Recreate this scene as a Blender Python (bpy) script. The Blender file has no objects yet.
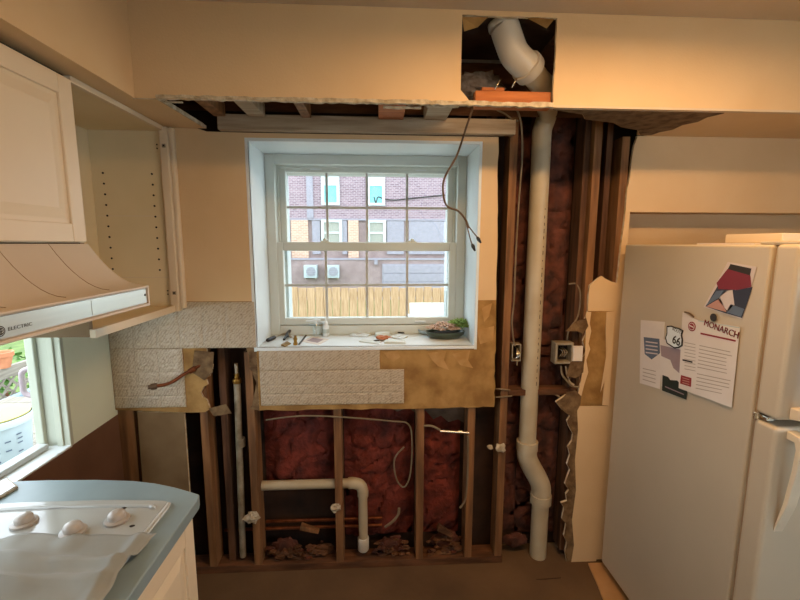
import bpy, bmesh, math, random
from mathutils import Vector, Matrix, noise
random.seed(7)
scn = bpy.context.scene
COL = scn.collection
PI = math.pi

# ------------------------------------------------------------------ camera
F, CX, CY = 410.0, 400.0, 300.0
CAM = Vector((0.0, -1.95, 1.70))
YAW, PITCH, ROLL = 0.05282, 0.13619, 0.00298
_r = Vector((math.cos(YAW), -math.sin(YAW), 0))
_f = Vector((math.sin(YAW)*math.cos(PITCH), math.cos(YAW)*math.cos(PITCH), -math.sin(PITCH)))
_u = _r.cross(_f)
cr_, sr_ = math.cos(ROLL), math.sin(ROLL)
RV, UV_ = _r*cr_ + _u*sr_, _u*cr_ - _r*sr_
cam_data = bpy.data.cameras.new('camera')
cam_data.sensor_width = 36.0
cam_data.lens = 36.0*F/800.0
cam_data.clip_start = 0.02
cam = bpy.data.objects.new('camera', cam_data)
COL.objects.link(cam)
M = Matrix((RV, UV_, -_f)).transposed().to_4x4()
M.translation = CAM
cam.matrix_world = M
scn.camera = cam

# ------------------------------------------------------------------ world and exposure
world = bpy.data.worlds.new('overcast_sky')
scn.world = world
world.use_nodes = True
WN = world.node_tree
bg = WN.nodes['Background']
bg.inputs[0].default_value = (0.80, 0.91, 1.0, 1)
bg.inputs[1].default_value = 3.6
scn.view_settings.view_transform = 'Standard'
scn.view_settings.look = 'None'
scn.view_settings.gamma = 1
scn.view_settings.use_curve_mapping = False
scn.view_settings.exposure = 0.6
LAMP_W = 15.5
LPX, LPY = .75, -1.02

# ------------------------------------------------------------------ pixel rays (a pixel gives a direction, a plane gives the distance)
def ray(px, py):
    return RV*((px-CX)/F) - UV_*((py-CY)/F) + _f
def PY(px, py, y=0.0):
    d = ray(px, py); return CAM + d*((y-CAM.y)/d.y)
def PX(px, py, x):
    d = ray(px, py); return CAM + d*((x-CAM.x)/d.x)
def PZ(px, py, z):
    d = ray(px, py); return CAM + d*((z-CAM.z)/d.z)
def XZ(*pts, y=0.0):
    return [(PY(a, b, y).x, PY(a, b, y).z) for a, b in pts]

# ------------------------------------------------------------------ materials
def lin(h):
    h = h.lstrip('#'); c = [int(h[i:i+2], 16)/255 for i in (0, 2, 4)]
    return tuple(x/12.92 if x <= .04045 else ((x+.055)/1.055)**2.4 for x in c) + (1,)
MATS = {}
def mat(name, col, rough=.6, col2=None, scale=6.0, amount=1.0, bump=0.0, bscale=None, metal=0.0, stretch=None, spec=0.5, coat=0.0, detail=6, contrast=(.35, .65)):
    m = bpy.data.materials.new(name); m.use_nodes = True
    nt = m.node_tree; b = nt.nodes['Principled BSDF']
    b.inputs['Roughness'].default_value = rough
    b.inputs['Metallic'].default_value = metal
    b.inputs['Specular IOR Level'].default_value = spec
    if coat: b.inputs['Coat Weight'].default_value = coat
    c1 = lin(col)
    tc = nt.nodes.new('ShaderNodeTexCoord'); mp = nt.nodes.new('ShaderNodeMapping')
    nt.links.new(tc.outputs['Object'], mp.inputs[0])
    if stretch: mp.inputs['Scale'].default_value = stretch
    nz = nt.nodes.new('ShaderNodeTexNoise'); nz.inputs['Scale'].default_value = scale; nz.inputs['Detail'].default_value = detail
    nt.links.new(mp.outputs[0], nz.inputs['Vector'])
    rp = nt.nodes.new('ShaderNodeValToRGB')
    c2 = lin(col2) if col2 else tuple(x*.86 for x in c1[:3]) + (1,)
    rp.color_ramp.elements[0].position = contrast[0]; rp.color_ramp.elements[1].position = contrast[1]
    rp.color_ramp.elements[0].color = c2; rp.color_ramp.elements[1].color = c1
    nt.links.new(nz.outputs[0], rp.inputs[0]); nt.links.new(rp.outputs[0], b.inputs['Base Color'])
    if bump:
        n2 = nt.nodes.new('ShaderNodeTexNoise'); n2.inputs['Scale'].default_value = bscale or scale*4; n2.inputs['Detail'].default_value = 5
        nt.links.new(mp.outputs[0], n2.inputs['Vector'])
        bp = nt.nodes.new('ShaderNodeBump'); bp.inputs['Strength'].default_value = bump; bp.inputs['Distance'].default_value = .01
        nt.links.new(n2.outputs[0], bp.inputs['Height']); nt.links.new(bp.outputs[0], b.inputs['Normal'])
    MATS[name] = m
    return m

paint = mat('wall_paint', '#d4b78e', .75, '#ceaf85', 3, bump=.08, bscale=160)
paint_l = mat('wall_paint_pale_green', '#d6dcc8', .7, '#ced4be', 3, bump=.06, bscale=160)
cas_m = mat('shaded_pale_green_casing', '#b1b5a5', .6, '#a8ac9b', 3)  # same paint as the pale green wall, with shade put into the colour
ceilm = mat('ceiling_paint', '#cbb9a2', .85, '#c4b198', 3, bump=.1, bscale=120)
gyp = mat('gypsum_edge', '#d8cbb4', .9, '#b39b78', 30, bump=.5, bscale=120)
torn = mat('torn_drywall_paper', '#a6814a', .9, '#83602f', 9, bump=.4, bscale=60, contrast=(.38, .62))
torn_l = mat('torn_paper_light', '#b48d58', .9, '#a07a45', 16, bump=.3, bscale=60)
torn_d = mat('torn_paper_brown', '#7a6243', .95, '#523a20', 22, bump=.6, bscale=60)
oldboard = mat('old_stained_drywall', '#826a49', .8, '#6f5636', 5, bump=.1, bscale=60)
cab_side = mat('hood_shaded_side', '#8f7a5e', .8, '#82694d', 6)  # hood shade on the near side panel put into its colour
brownwall = mat('brown_bare_wall', '#6b4a35', .8, '#5c3d2a', 4, bump=.1, bscale=60)
stud_m = mat('stud_wood', '#8d623b', .8, '#5f3f22', 5, bump=.3, bscale=30, stretch=(6, 6, .5))
stud_d = mat('old_dark_wood', '#6a4327', .9, '#41260f', 6, bump=.3, bscale=30, stretch=(1, 5, 5))
stud_dv = mat('old_dark_stud', '#5f3d24', .9, '#3a220f', 6, bump=.3, bscale=30, stretch=(6, 6, .5))
film = mat('grey_torn_film', '#5f4c3b', .6, '#453325', 14, bump=.5, bscale=40)
board_g = mat('grey_wood_board', '#b3a28a', .85, '#917d63', 6, bump=.25, bscale=30, stretch=(.5, 6, 6))
block_o = mat('orange_wood_block', '#b36a34', .75, '#8c4c20', 5, bump=.2, bscale=30, stretch=(.6, 6, 6))
insul = mat('pink_insulation', '#823526', .95, '#380f08', 11, bump=1.0, bscale=45, contrast=(.3, .72))
insul_d = mat('brown_faced_insulation', '#633423', .9, '#2c1209', 12, bump=1.0, bscale=30)
sheath = mat('dark_sheathing', '#3a2416', .95, '#22140b', 8, bump=.3)
pvc = mat('pvc_plastic', '#b5a88e', .4, '#a8997d', 5)
pvc_w = mat('pvc_white', '#c6bfb1', .3, '#b9b1a2', 5)
ink = mat('black_ink', '#2b2622', .7)
galv = mat('galvanised_steel', '#a89d88', .5, '#82765f', 20, metal=.3, bump=.2)
brass = mat('brass', '#a57f3c', .35, '#85642c', 20, metal=.9)
copper = mat('copper', '#8a4f30', .4, '#5f321b', 20, metal=.7)
chrome = mat('bright_metal', '#cfc8b8', .25, metal=.9)
wire_w = mat('cable_sheath', '#7d6d56', .6, '#6a5b46', 20)
wire_b = mat('brown_cable', '#5b4530', .6)
blackp = mat('black_plastic', '#1b1a19', .45)
foam = mat('white_scrap', '#c9bda6', .9, '#9f8f74', 40, bump=.6, bscale=80)
greyins = mat('grey_fibre', '#8a8076', .95, '#655b50', 30, bump=.6, bscale=60)
floor_m = mat('subfloor', '#6a5238', .85, '#4f3a25', 3, bump=.25, bscale=30, contrast=(.3, .7))
tile_f = mat('beige_floor_tile', '#b48d63', .5, '#a27b52', 9)
white_w = mat('window_white', '#ccd3cd', .4, '#c4cbc5', 3)
sill_m = mat('sill_white', '#d9e2e5', .35, '#d1dadd', 4)
munt_m = mat('muntin_grey', '#b9bab4', .5)
cab = mat('cabinet_cream', '#d8c7ab', .45, '#d1bfa2', 2)
cab_in = mat('cabinet_interior', '#dccba5', .55, '#d4c29a', 3)
dark = mat('dark_gap', '#241a12', .9)
hood_m = mat('hood_enamel', '#c5b7a4', .35, '#beaf9c', 2)
alum = mat('brushed_aluminium', '#d3dfe1', .25, '#c3d0d3', 30, metal=.35, stretch=(1, .05, 1))  # window light on the hood strip put into a brighter base colour
lam = mat('laminate_blue_reflection', '#648288', .22, '#5a7880', 40, spec=.6)  # white laminate; blue window reflection put into the base colour
lam_e = mat('counter_edge', '#7f9094', .4)
enam = mat('cooktop_enamel', '#a6a8a4', .12, '#9fa19d', 3, spec=.7)
knob_m = mat('knob_plastic', '#a89f95', .3)
paper = mat('protective_paper', '#8f8f88', .8, '#84847c', 5)
fridge_m = mat('fridge_enamel', '#bbae98', .4, '#b5a791', 2, bump=.05, bscale=300)
gasket = mat('gasket', '#9c8467', .7)
hand_m = mat('fridge_handle', '#dccdb4', .35)
paperw = mat('flyer_paper', '#d8cfc6', .7, '#d0c6bc', 6)
redp = mat('print_red', '#8f2226', .6)
greyp = mat('print_grey', '#a89c8d', .7)
mauve = mat('print_mauve', '#9a8688', .7)
bluep = mat('print_slate_blue', '#59677a', .6)
greenp = mat('print_dark_green', '#1f2a24', .6)
navyp = mat('print_navy', '#2c2f3e', .6)
skinp = mat('print_rose', '#b98a7c', .6)
maroonp = mat('print_maroon', '#7a2230', .6)
palep = mat('print_pale', '#cfc3c0', .6)
tealp = mat('print_pale_teal', '#b4c1bd', .6)
brick_m = None
def tile_mat():
    m = mat('embossed_tile', '#ad9d86', .4, '#9a8a72', 14)
    nt = m.node_tree; b = nt.nodes['Principled BSDF']; tc = nt.nodes['Texture Coordinate']
    mp = nt.nodes.new('ShaderNodeMapping'); mp.inputs['Scale'].default_value = (1, 1, 1)
    nt.links.new(tc.outputs['Object'], mp.inputs[0])
    vo = nt.nodes.new('ShaderNodeTexVoronoi'); vo.inputs['Scale'].default_value = 55; vo.feature = 'SMOOTH_F1'
    wv = nt.nodes.new('ShaderNodeTexWave'); wv.wave_type = 'RINGS'; wv.rings_direction = 'Y'; wv.inputs['Scale'].default_value = 26; wv.inputs['Distortion'].default_value = 6; wv.inputs['Detail Scale'].default_value = 3
    nt.links.new(mp.outputs[0], vo.inputs['Vector']); nt.links.new(mp.outputs[0], wv.inputs['Vector'])
    ad = nt.nodes.new('ShaderNodeMath'); ad.operation = 'ADD'
    nt.links.new(vo.outputs['Distance'], ad.inputs[0]); nt.links.new(wv.outputs['Fac'], ad.inputs[1])
    bp = nt.nodes.new('ShaderNodeBump'); bp.inputs['Strength'].default_value = .25; bp.inputs['Distance'].default_value = .002
    r2 = nt.nodes.new('ShaderNodeValToRGB'); r2.color_ramp.elements[0].position = .25; r2.color_ramp.elements[1].position = .95
    r2.color_ramp.elements[0].color = lin('#94836b'); r2.color_ramp.elements[1].color = lin('#b4a48c')
    nt.links.new(ad.outputs[0], r2.inputs[0]); nt.links.new(r2.outputs[0], b.inputs['Base Color'])
    nt.links.new(ad.outputs[0], bp.inputs['Height']); nt.links.new(bp.outputs[0], b.inputs['Normal'])
    return m
tile_m = tile_mat()
def brick_mat(name, c1, c2, mortar, scale):
    m = bpy.data.materials.new(name); m.use_nodes = True; nt = m.node_tree; b = nt.nodes['Principled BSDF']
    b.inputs['Roughness'].default_value = .9
    tc = nt.nodes.new('ShaderNodeTexCoord'); sp = nt.nodes.new('ShaderNodeSeparateXYZ'); cb = nt.nodes.new('ShaderNodeCombineXYZ')
    nt.links.new(tc.outputs['Object'], sp.inputs[0]); nt.links.new(sp.outputs[0], cb.inputs[0]); nt.links.new(sp.outputs[2], cb.inputs[1])
    br = nt.nodes.new('ShaderNodeTexBrick'); br.inputs['Scale'].default_value = scale
    br.inputs['Color1'].default_value = lin(c1); br.inputs['Color2'].default_value = lin(c2); br.inputs['Mortar'].default_value = lin(mortar)
    br.inputs['Mortar Size'].default_value = .03; br.inputs['Brick Width'].default_value = .45; br.inputs['Row Height'].default_value = .16
    nt.links.new(cb.outputs[0], br.inputs['Vector']); nt.links.new(br.outputs[0], b.inputs['Base Color'])
    return m
brick_m = brick_mat('house_brick', '#8d747b', '#6b525c', '#9d8f94', 2.0)
brick_t = brick_mat('tan_brick', '#bd9782', '#a67f6a', '#bba797', 2.0)
siding = mat('mauve_siding', '#8f7c7a', .8, '#836f6d', 4)
panel_g = mat('grey_panel', '#8f8a93', .7, '#86818a', 6)
hwin = mat('far_window_frame', '#b9c0be', .6)
hglass = mat('far_window_glass', '#6fb3b5', .2, '#5fa3a8', 3)
hblind = mat('far_window_blind', '#97968a', .6, '#85857c', 20)
fence_m = mat('fence_wood', '#b1936f', .85, '#8f714e', 6, stretch=(8, 8, .7), bump=.2)
grassm = mat('grass_ground', '#66793a', .95, '#4a5f28', 4)
concrete = mat('bounce_concrete', '#c9c4b8', .9, '#bab4a7', 3)
leafm = mat('leaf_green', '#5f8a38', .7, '#3d6422', 30)
acm = mat('ac_casing', '#a5adb0', .6)
deckw = mat('weathered_deck', '#8f887b', .85, '#766e61', 6, stretch=(6, .7, 6), bump=.2)
bluerail = mat('pale_blue_rail', '#7f9aa8', .6)
terra = mat('terracotta', '#c2805a', .8, '#a96a47', 12)
bucket_m = mat('bucket_white', '#b4c4ca', .45, '#aabbc1', 4)
yellow = mat('yellow_rim', '#b3a865', .6)
pinkgrey = mat('handle_mauve', '#a39298', .4)
carp = mat('car_paint', '#7f919d', .25)
carg = mat('car_glass', '#3d464c', .1)
succ = mat('succulent_rose', '#cdb8a8', .7, '#a88f80', 25)
succ_g = mat('succulent_green', '#8fae62', .65, '#6c8c45', 25)
bowl_m = mat('bowl_dark_green', '#39463a', .3)
soil = mat('soil', '#3b2c20', .95, '#261b12', 60)
lamp_glass = bpy.data.materials.new('lamp_glass'); lamp_glass.use_nodes = True
_b = lamp_glass.node_tree.nodes['Principled BSDF']; _b.inputs['Base Color'].default_value = (1, .9, .75, 1); _b.inputs['Emission Color'].default_value = (1, .62, .30, 1); _b.inputs['Emission Strength'].default_value = 4
glass = bpy.data.materials.new('window_glass'); glass.use_nodes = True
def mk_glass(m, fac, tint):
    nt = m.node_tree; nt.nodes.clear()
    o = nt.nodes.new('ShaderNodeOutputMaterial'); t = nt.nodes.new('ShaderNodeBsdfTransparent'); g = nt.nodes.new('ShaderNodeBsdfGlossy'); x = nt.nodes.new('ShaderNodeMixShader')
    t.inputs[0].default_value = tint; g.inputs['Roughness'].default_value = .02; x.inputs[0].default_value = fac
    nt.links.new(t.outputs[0], x.inputs[1]); nt.links.new(g.outputs[0], x.inputs[2]); nt.links.new(x.outputs[0], o.inputs[0])
mk_glass(glass, .05, (.96, .98, .98, 1))
clearp = bpy.data.materials.new('clear_plastic'); clearp.use_nodes = True
mk_glass(clearp, .12, (.95, .98, .99, 1))

# ------------------------------------------------------------------ mesh building
ORG = {}
class MB:
    def __init__(s): s.v, s.f, s.m = [], [], []
    def add(s, vs, fs, m=0):
        n = len(s.v); s.v += [Vector(v) for v in vs]
        for f in fs: s.f.append([i+n for i in f]); s.m.append(m)
        return s
    def box(s, x0, x1, y0, y1, z0, z1, m=0):
        v = [(x, y, z) for z in (z0, z1) for y in (y0, y1) for x in (x0, x1)]
        return s.add(v, [(0, 2, 3, 1), (4, 5, 7, 6), (0, 1, 5, 4), (2, 6, 7, 3), (0, 4, 6, 2), (1, 3, 7, 5)], m)
    def prism(s, pts, axis, a, b, m=0, ms=None):
        ms = m if ms is None else ms
        def q(p, t): return {'y': (p[0], t, p[1]), 'x': (t, p[0], p[1]), 'z': (p[0], p[1], t)}[axis]
        n = len(pts); vs = [q(p, a) for p in pts] + [q(p, b) for p in pts]
        k = len(s.v); s.v += [Vector(v) for v in vs]
        s.f.append([k+i for i in range(n)]); s.m.append(m)
        s.f.append([k+n+i for i in range(n)][::-1]); s.m.append(ms)
        for i in range(n):
            j = (i+1) % n; s.f.append([k+i, k+n+i, k+n+j, k+j]); s.m.append(ms)
        return s
    def hull8(s, a, b, m=0):     # two quads
        v = list(a)+list(b)
        return s.add(v, [(0, 1, 2, 3), (7, 6, 5, 4), (0, 4, 5, 1), (1, 5, 6, 2), (2, 6, 7, 3), (3, 7, 4, 0)], m)
    def tube(s, path, r, n=10, m=0, cap=True):
        P = [Vector(p) for p in path]; R = r if isinstance(r, (list, tuple)) else [r]*len(P)
        t0 = (P[1]-P[0]).normalized()
        up = Vector((0, 0, 1)) if abs(t0.z) < .9 else Vector((1, 0, 0))
        a = t0.cross(up).normalized(); k = len(s.v)
        for i, p in enumerate(P):
            t = (P[min(i+1, len(P)-1)]-P[max(i-1, 0)]).normalized()
            a = (a - t*a.dot(t)).normalized(); b = t.cross(a)
            for j in range(n):
                w = 2*PI*j/n; s.v.append(p+(a*math.cos(w)+b*math.sin(w))*R[i])
        for i in range(len(P)-1):
            for j in range(n):
                j2 = (j+1) % n; s.f.append([k+i*n+j, k+i*n+j2, k+(i+1)*n+j2, k+(i+1)*n+j]); s.m.append(m)
        if cap:
            s.f.append([k+j for j in range(n)][::-1]); s.m.append(m)
            s.f.append([k+(len(P)-1)*n+j for j in range(n)]); s.m.append(m)
        return s
    def lathe(s, prof, c, n=24, m=0, axis='z'):
        k = len(s.v); c = Vector(c)
        for r, h in prof:
            for j in range(n):
                w = 2*PI*j/n; x, y = r*math.cos(w), r*math.sin(w)
                s.v.append(c+Vector({'z': (x, y, h), 'y': (x, h, y), 'x': (h, x, y)}[axis]))
        for i in range(len(prof)-1):
            for j in range(n):
                j2 = (j+1) % n; s.f.append([k+i*n+j, k+i*n+j2, k+(i+1)*n+j2, k+(i+1)*n+j]); s.m.append(m)
        s.f.append([k+j for j in range(n)][::-1]); s.m.append(m)
        s.f.append([k+(len(prof)-1)*n+j for j in range(n)]); s.m.append(m)
        return s
    def grid(s, fn, nu, nv, m=0):
        k = len(s.v)
        for i in range(nu+1):
            for j in range(nv+1): s.v.append(Vector(fn(i/nu, j/nv)))
        for i in range(nu):
            for j in range(nv):
                a = k+i*(nv+1)+j; s.f.append([a, a+1, a+nv+2, a+nv+1]); s.m.append(m)
        return s
    def blob(s, c, r, sx=1, sy=1, sz=1, seed=0, amp=.3, n=10, m=0, fr=2.0):
        c = Vector(c); k = len(s.v); rows = max(5, n//2)
        for i in range(rows+1):
            th = PI*i/rows
            for j in range(n):
                w = 2*PI*j/n; d = Vector((math.sin(th)*math.cos(w), math.sin(th)*math.sin(w), math.cos(th)))
                q = r*(1+amp*noise.noise(d*fr+Vector((seed*3.1, seed*1.7, seed))))
                s.v.append(c+Vector((d.x*q*sx, d.y*q*sy, d.z*q*sz)))
        for i in range(rows):
            for j in range(n):
                j2 = (j+1) % n; s.f.append([k+i*n+j, k+(i+1)*n+j, k+(i+1)*n+j2, k+i*n+j2]); s.m.append(m)
        return s
    def build(s, name, mats, parent=None, bevel=0, smooth=False, seg=2, label=None, cat=None, group=None, kind=None, recalc=True, solid=0):
        if not isinstance(mats, (list, tuple)): mats = [mats]
        if parent is not None: o0 = ORG[parent]
        else:
            xs = [v.x for v in s.v]; ys = [v.y for v in s.v]; zs = [v.z for v in s.v]
            o0 = Vector(((min(xs)+max(xs))/2, (min(ys)+max(ys))/2, min(zs)))
        me = bpy.data.meshes.new(name)
        me.from_pydata([v-o0 for v in s.v], [], s.f)
        for mm in mats: me.materials.append(mm)
        for p, mi in zip(me.polygons, s.m): p.material_index = mi
        bm = bmesh.new(); bm.from_mesh(me)
        if recalc: bmesh.ops.recalc_face_normals(bm, faces=bm.faces)
        bm.to_mesh(me); bm.free()
        if smooth:
            for p in me.polygons: p.use_smooth = True
            me.set_sharp_from_angle(angle=math.radians(50))
        ob = bpy.data.objects.new(name, me); COL.objects.link(ob)
        if parent is None: ob.location = o0
        else: ob.parent = parent
        ORG[ob] = o0
        if solid:
            md = ob.modifiers.new('thickness', 'SOLIDIFY'); md.thickness = solid; md.offset = 0
        if bevel:
            md = ob.modifiers.new('bevel', 'BEVEL'); md.width = bevel; md.segments = seg; md.limit_method = 'ANGLE'; md.angle_limit = math.radians(40)
        tag(ob, label, cat, group, kind)
        return ob
def tag(o, label=None, cat=None, group=None, kind=None):
    if label: o['label'] = label
    if cat: o['category'] = cat
    if group: o['group'] = group
    if kind: o['kind'] = kind
    return o
def thing(name, loc, label, cat, group=None, kind=None):
    o = bpy.data.objects.new(name, None); COL.objects.link(o); o.location = loc; o.empty_display_size = .05
    ORG[o] = Vector(loc); return tag(o, label, cat, group, kind)
def spline(pts, n=8):
    P = [Vector(p) for p in pts]; out = []
    for i in range(len(P)-1):
        p0 = P[max(i-1, 0)]; p1 = P[i]; p2 = P[i+1]; p3 = P[min(i+2, len(P)-1)]
        for k in range(n):
            t = k/n
            out.append(.5*((2*p1)+(p2-p0)*t+(2*p0-5*p1+4*p2-p3)*t*t+(3*p1-p0-3*p2+p3)*t**3))
    out.append(P[-1]); return out
def jag(a, b, n=8, amp=.008, ends=False):
    a = Vector(a); b = Vector(b); d = (b-a); pn = Vector((-d.y, d.x)).normalized(); out = []
    for i in range(n+1):
        t = i/n; q = a+d*t
        if 0 < i < n or ends: q = q+pn*random.uniform(-amp, amp)+d*random.uniform(-.3, .3)/n
        out.append((q.x, q.y))
    return out
def text(s, size, origin, xd, yd, name, m, parent, align='CENTER', depth=.0002, bold=0.0, sx=1.0):
    cu = bpy.data.curves.new('tmp', 'FONT'); cu.body = s; cu.size = size; cu.align_x = align; cu.align_y = 'CENTER'; cu.extrude = depth; cu.offset = bold; cu.resolution_u = 3
    to = bpy.data.objects.new('tmp', cu); COL.objects.link(to)
    dg = bpy.context.evaluated_depsgraph_get(); me = bpy.data.meshes.new_from_object(to.evaluated_get(dg))
    bpy.data.objects.remove(to); bpy.data.curves.remove(cu)
    xd = Vector(xd).normalized(); yd = Vector(yd).normalized(); zd = xd.cross(yd)
    o0 = ORG[parent]
    for v in me.vertices: v.co = Vector(origin)+xd*v.co.x*sx+yd*v.co.y+zd*v.co.z-o0
    me.materials.clear(); me.materials.append(m); me.name = name
    ob = bpy.data.objects.new(name, me); COL.objects.link(ob); ob.parent = parent; ORG[ob] = o0
    return ob

# ================================================================== ROOM
LW, RW, RY, CZ, SZ, SY = -1.265, 2.55, -3.4, 2.525, 2.205, -0.38   # left wall, right wall, rear wall, ceiling, soffit bottom, soffit front
fl = MB().box(LW-.1, RW+.1, RY-.1, .17, -.04, 0).build('floor', floor_m, kind='structure', label='bare brown subfloor littered with dust', cat='floor')
for i, (y0, y1) in enumerate([(-.262, -.02), (-.51, -.268), (-.76, -.516), (-1.01, -.766)]):
    xl = [1.085, 1.075, 1.06, 1.05][i]
    MB().prism([(xl+.03*(i == 0), y1), (xl+.01, (y0+y1)/2), (xl-.015, y0), (1.35, y0), (1.35, y1)], 'z', 0.0, .009).build('floor_tile', tile_f, fl, bevel=.002)
MB().prism([(.80, -.105), (.93, -.10), (.93, -.103), (.85, -.108)], 'z', 0, .002).build('floor_seam', sheath, fl)
MB().box(-.93, 1.0, -.30, -.296, 0, .0015).build('floor_seam', sheath, fl)
MB().box(LW-.1, RW+.1, RY-.1, .17, CZ, CZ+.05).build('ceiling', ceilm, kind='structure', label='plain cream ceiling above the kitchen', cat='ceiling')
VY0, VY1, VZ0, VZ1 = -3.1, -1.6, .95, 2.20
MB().box(RW, RW+.1, RY-.1, VY0, 0, CZ).box(RW, RW+.1, VY1, .17, 0, CZ).box(RW, RW+.1, VY0, VY1, 0, VZ0).box(RW, RW+.1, VY0, VY1, VZ1, CZ).build('wall_right', paint, kind='structure', label='cream wall to the right behind the refrigerator', cat='wall')
QX0, QX1, QZ0, QZ1 = .9, 2.1, .95, 2.10
MB().box(LW-.1, QX0, RY-.1, RY, 0, CZ).box(QX1, RW, RY-.1, RY, 0, CZ).box(QX0, QX1, RY-.1, RY, 0, QZ0).box(QX0, QX1, RY-.1, RY, QZ1, CZ).build('wall_rear', paint, kind='structure', label='cream wall behind the camera', cat='wall')

# left wall with an opening
OY0, OY1, OZ0, OZ1 = -1.5, -.285, .872, 1.43
GY0, GY1, GZ1 = -3.0, -2.45, 2.05
wl = MB()
wl.prism([(GY1, 0), (0.17, 0), (0.17, .88), (OY1, .872), (OY0, .872), (GY1, .872)], 'x', LW-.1, LW, 1)
wl.prism([(OY1, .8721), (0.17, .8801), (0.17, CZ), (OY1, CZ)], 'x', LW-.1, LW, 0)
wl.prism([(OY0, OZ1), (OY1, OZ1), (OY1, CZ), (OY0, CZ)], 'x', LW-.1, LW, 0)
wl.prism([(GY1, .8721), (OY0, .8721), (OY0, CZ), (GY1, CZ)], 'x', LW-.1, LW, 0)
wl.prism([(GY0, GZ1), (GY1, GZ1), (GY1, CZ), (GY0, CZ)], 'x', LW-.1, LW, 0)
wl.prism([(RY, 0), (GY0, 0), (GY0, CZ), (RY, CZ)], 'x', LW-.1, LW, 0)
wl.build('wall_left', [paint_l, brownwall], kind='structure', label='pale green left wall with bare brown lower part', cat='wall')
w2 = thing('window_2', (LW-.05, -.9, OZ0), 'white framed side opening looking onto the deck', 'window', kind='structure')
MB().box(LW-.1, LW+.004, OY1-.012, OY1+.006, OZ0, OZ1).build('casing', cas_m, w2, bevel=.003)
MB().box(LW-.045, LW-.02, OY1-.02, OY1-.012, OZ0+.006, OZ1).build('casing_bead', cas_m, w2, bevel=.003)
MB().box(LW-.118, LW-.085, OY1-.03, OY1-.012, OZ0, OZ1).build('sash_stile', cas_m, w2, bevel=.004)
MB().box(LW-.12, LW+.006, OY0, OY1-.006, OZ0-.004, OZ0+.006).build('window_sill', sill_m, w2, bevel=.004)
MB().box(LW-.105, LW-.06, OY0, OY1-.04, OZ0+.008, OZ0+.03).build('sash_rail', hwin, w2, bevel=.004)
ha, hb = PX(40, 371, LW-.10), PX(43, 397, LW-.10)
hc, hd = PX(25, 370, LW-.10), PX(27, 398, LW-.10)
ya = -.25
MB().tube(spline([(LW-.11, ya, ha.z), (LW-.165, ya-.002, ha.z+.002), (LW-.19, ya-.004, ha.z-.015), (LW-.192, ya-.004, (ha.z+hb.z)/2), (LW-.19, ya-.004, hb.z+.015), (LW-.165, ya-.002, hb.z-.002), (LW-.11, ya, hb.z)], 6), .011, 10).build('pull_handle', pinkgrey, w2, smooth=True).__setitem__('label', 'mauve grey D-shaped pull handle')

w3 = thing('fill_window_rear', ((QX0+QX1)/2, RY-.05, QZ0), 'unseen fill-light window added in the wall behind the camera', 'window', kind='structure')  # unseen window added for neutral fill on the left side
for a, c, e, g in ((QX0, QX0+.06, QZ0, QZ1), (QX1-.06, QX1, QZ0, QZ1), (QX0+.06, QX1-.06, QZ1-.06, QZ1), (QX0+.06, QX1-.06, QZ0, QZ0+.06), ((QX0+QX1)/2-.02, (QX0+QX1)/2+.02, QZ0+.06, QZ1-.06)): MB().box(a, c, RY-.08, RY-.03, e, g).build('window_frame', white_w, w3, bevel=.004)
for a, c in ((QX0+.06, (QX0+QX1)/2-.02), ((QX0+QX1)/2+.02, QX1-.06)): MB().box(a, c, RY-.058, RY-.052, QZ0+.06, QZ1-.06).build('pane', glass, w3)
w4 = thing('fill_window_right', (RW+.05, (VY0+VY1)/2, VZ0), 'unseen fill-light window added in the right wall behind the camera', 'window', kind='structure')  # added out of view to brighten the left soffit and cabinet doors
for a, c, e, g in ((VY0, VY0+.06, VZ0, VZ1), (VY1-.06, VY1, VZ0, VZ1), (VY0+.06, VY1-.06, VZ1-.06, VZ1), (VY0+.06, VY1-.06, VZ0, VZ0+.06)): MB().box(RW+.03, RW+.08, a, c, e, g).build('window_frame', white_w, w4, bevel=.004)
MB().box(RW+.052, RW+.058, VY0+.06, VY1-.06, VZ0+.06, VZ1-.06).build('pane', glass, w4)
d1 = thing('door_1', (LW-.05, (GY0+GY1)/2, 0), 'white glazed patio door in the left wall behind the camera', 'door', kind='structure')
for a, c, e, g in ((GY0, GY0+.07, 0, GZ1), (GY1-.07, GY1, 0, GZ1), (GY0+.07, GY1-.07, GZ1-.07, GZ1), (GY0+.07, GY1-.07, 0, .10)): MB().box(LW-.08, LW-.03, a, c, e, g).build('door_frame', white_w, d1, bevel=.004)
MB().box(LW-.058, LW-.052, GY0+.07, GY1-.07, .10, GZ1-.07).build('pane', glass, d1)

# ------------------------------------------------------------------ back wall: drywall left over after demolition
wb = MB()
T = .013
def slab(poly, m=0): wb.prism(poly, 'y', 0, T, m, 1)
slab([(LW, 1.43), (-.583, 1.43), (-.583, 2.155), (-.583, 2.19), (-.76, 2.192), (-.80, SZ), (LW, SZ)])
slab([(-.583, 2.155), (.471, 2.155), (.471, 2.19), (-.583, 2.19)])
slab([(.471, 1.43)] + jag((.572, 1.43), (.556, 2.19), 14, .003) + [(.471, 2.19)])
slab([(LW, 1.205), (-.583, 1.205), (-.583, 1.43), (LW, 1.43)], 2)
slab([(LW, .905), (-.93, .885), (-.845, .885)] + jag((-.82, .90), (-.86, .985), 4, .012) + jag((-.85, 1.0), (-.80, 1.10), 6, .014) + jag((-.795, 1.12), (-.82, 1.205), 5, .012) + [(LW, 1.205)], 2)
slab([(-1.172, .25), (-.948, .25), (-.945, .885), (-1.165, .893)], 4)
slab([(-.585, .888)] + jag((-.585, .888), (.58, .885), 26, .004)[1:-1] + jag((.58, .885), (.578, 1.205), 12, .005) + [(-.585, 1.205)], 2)
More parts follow.
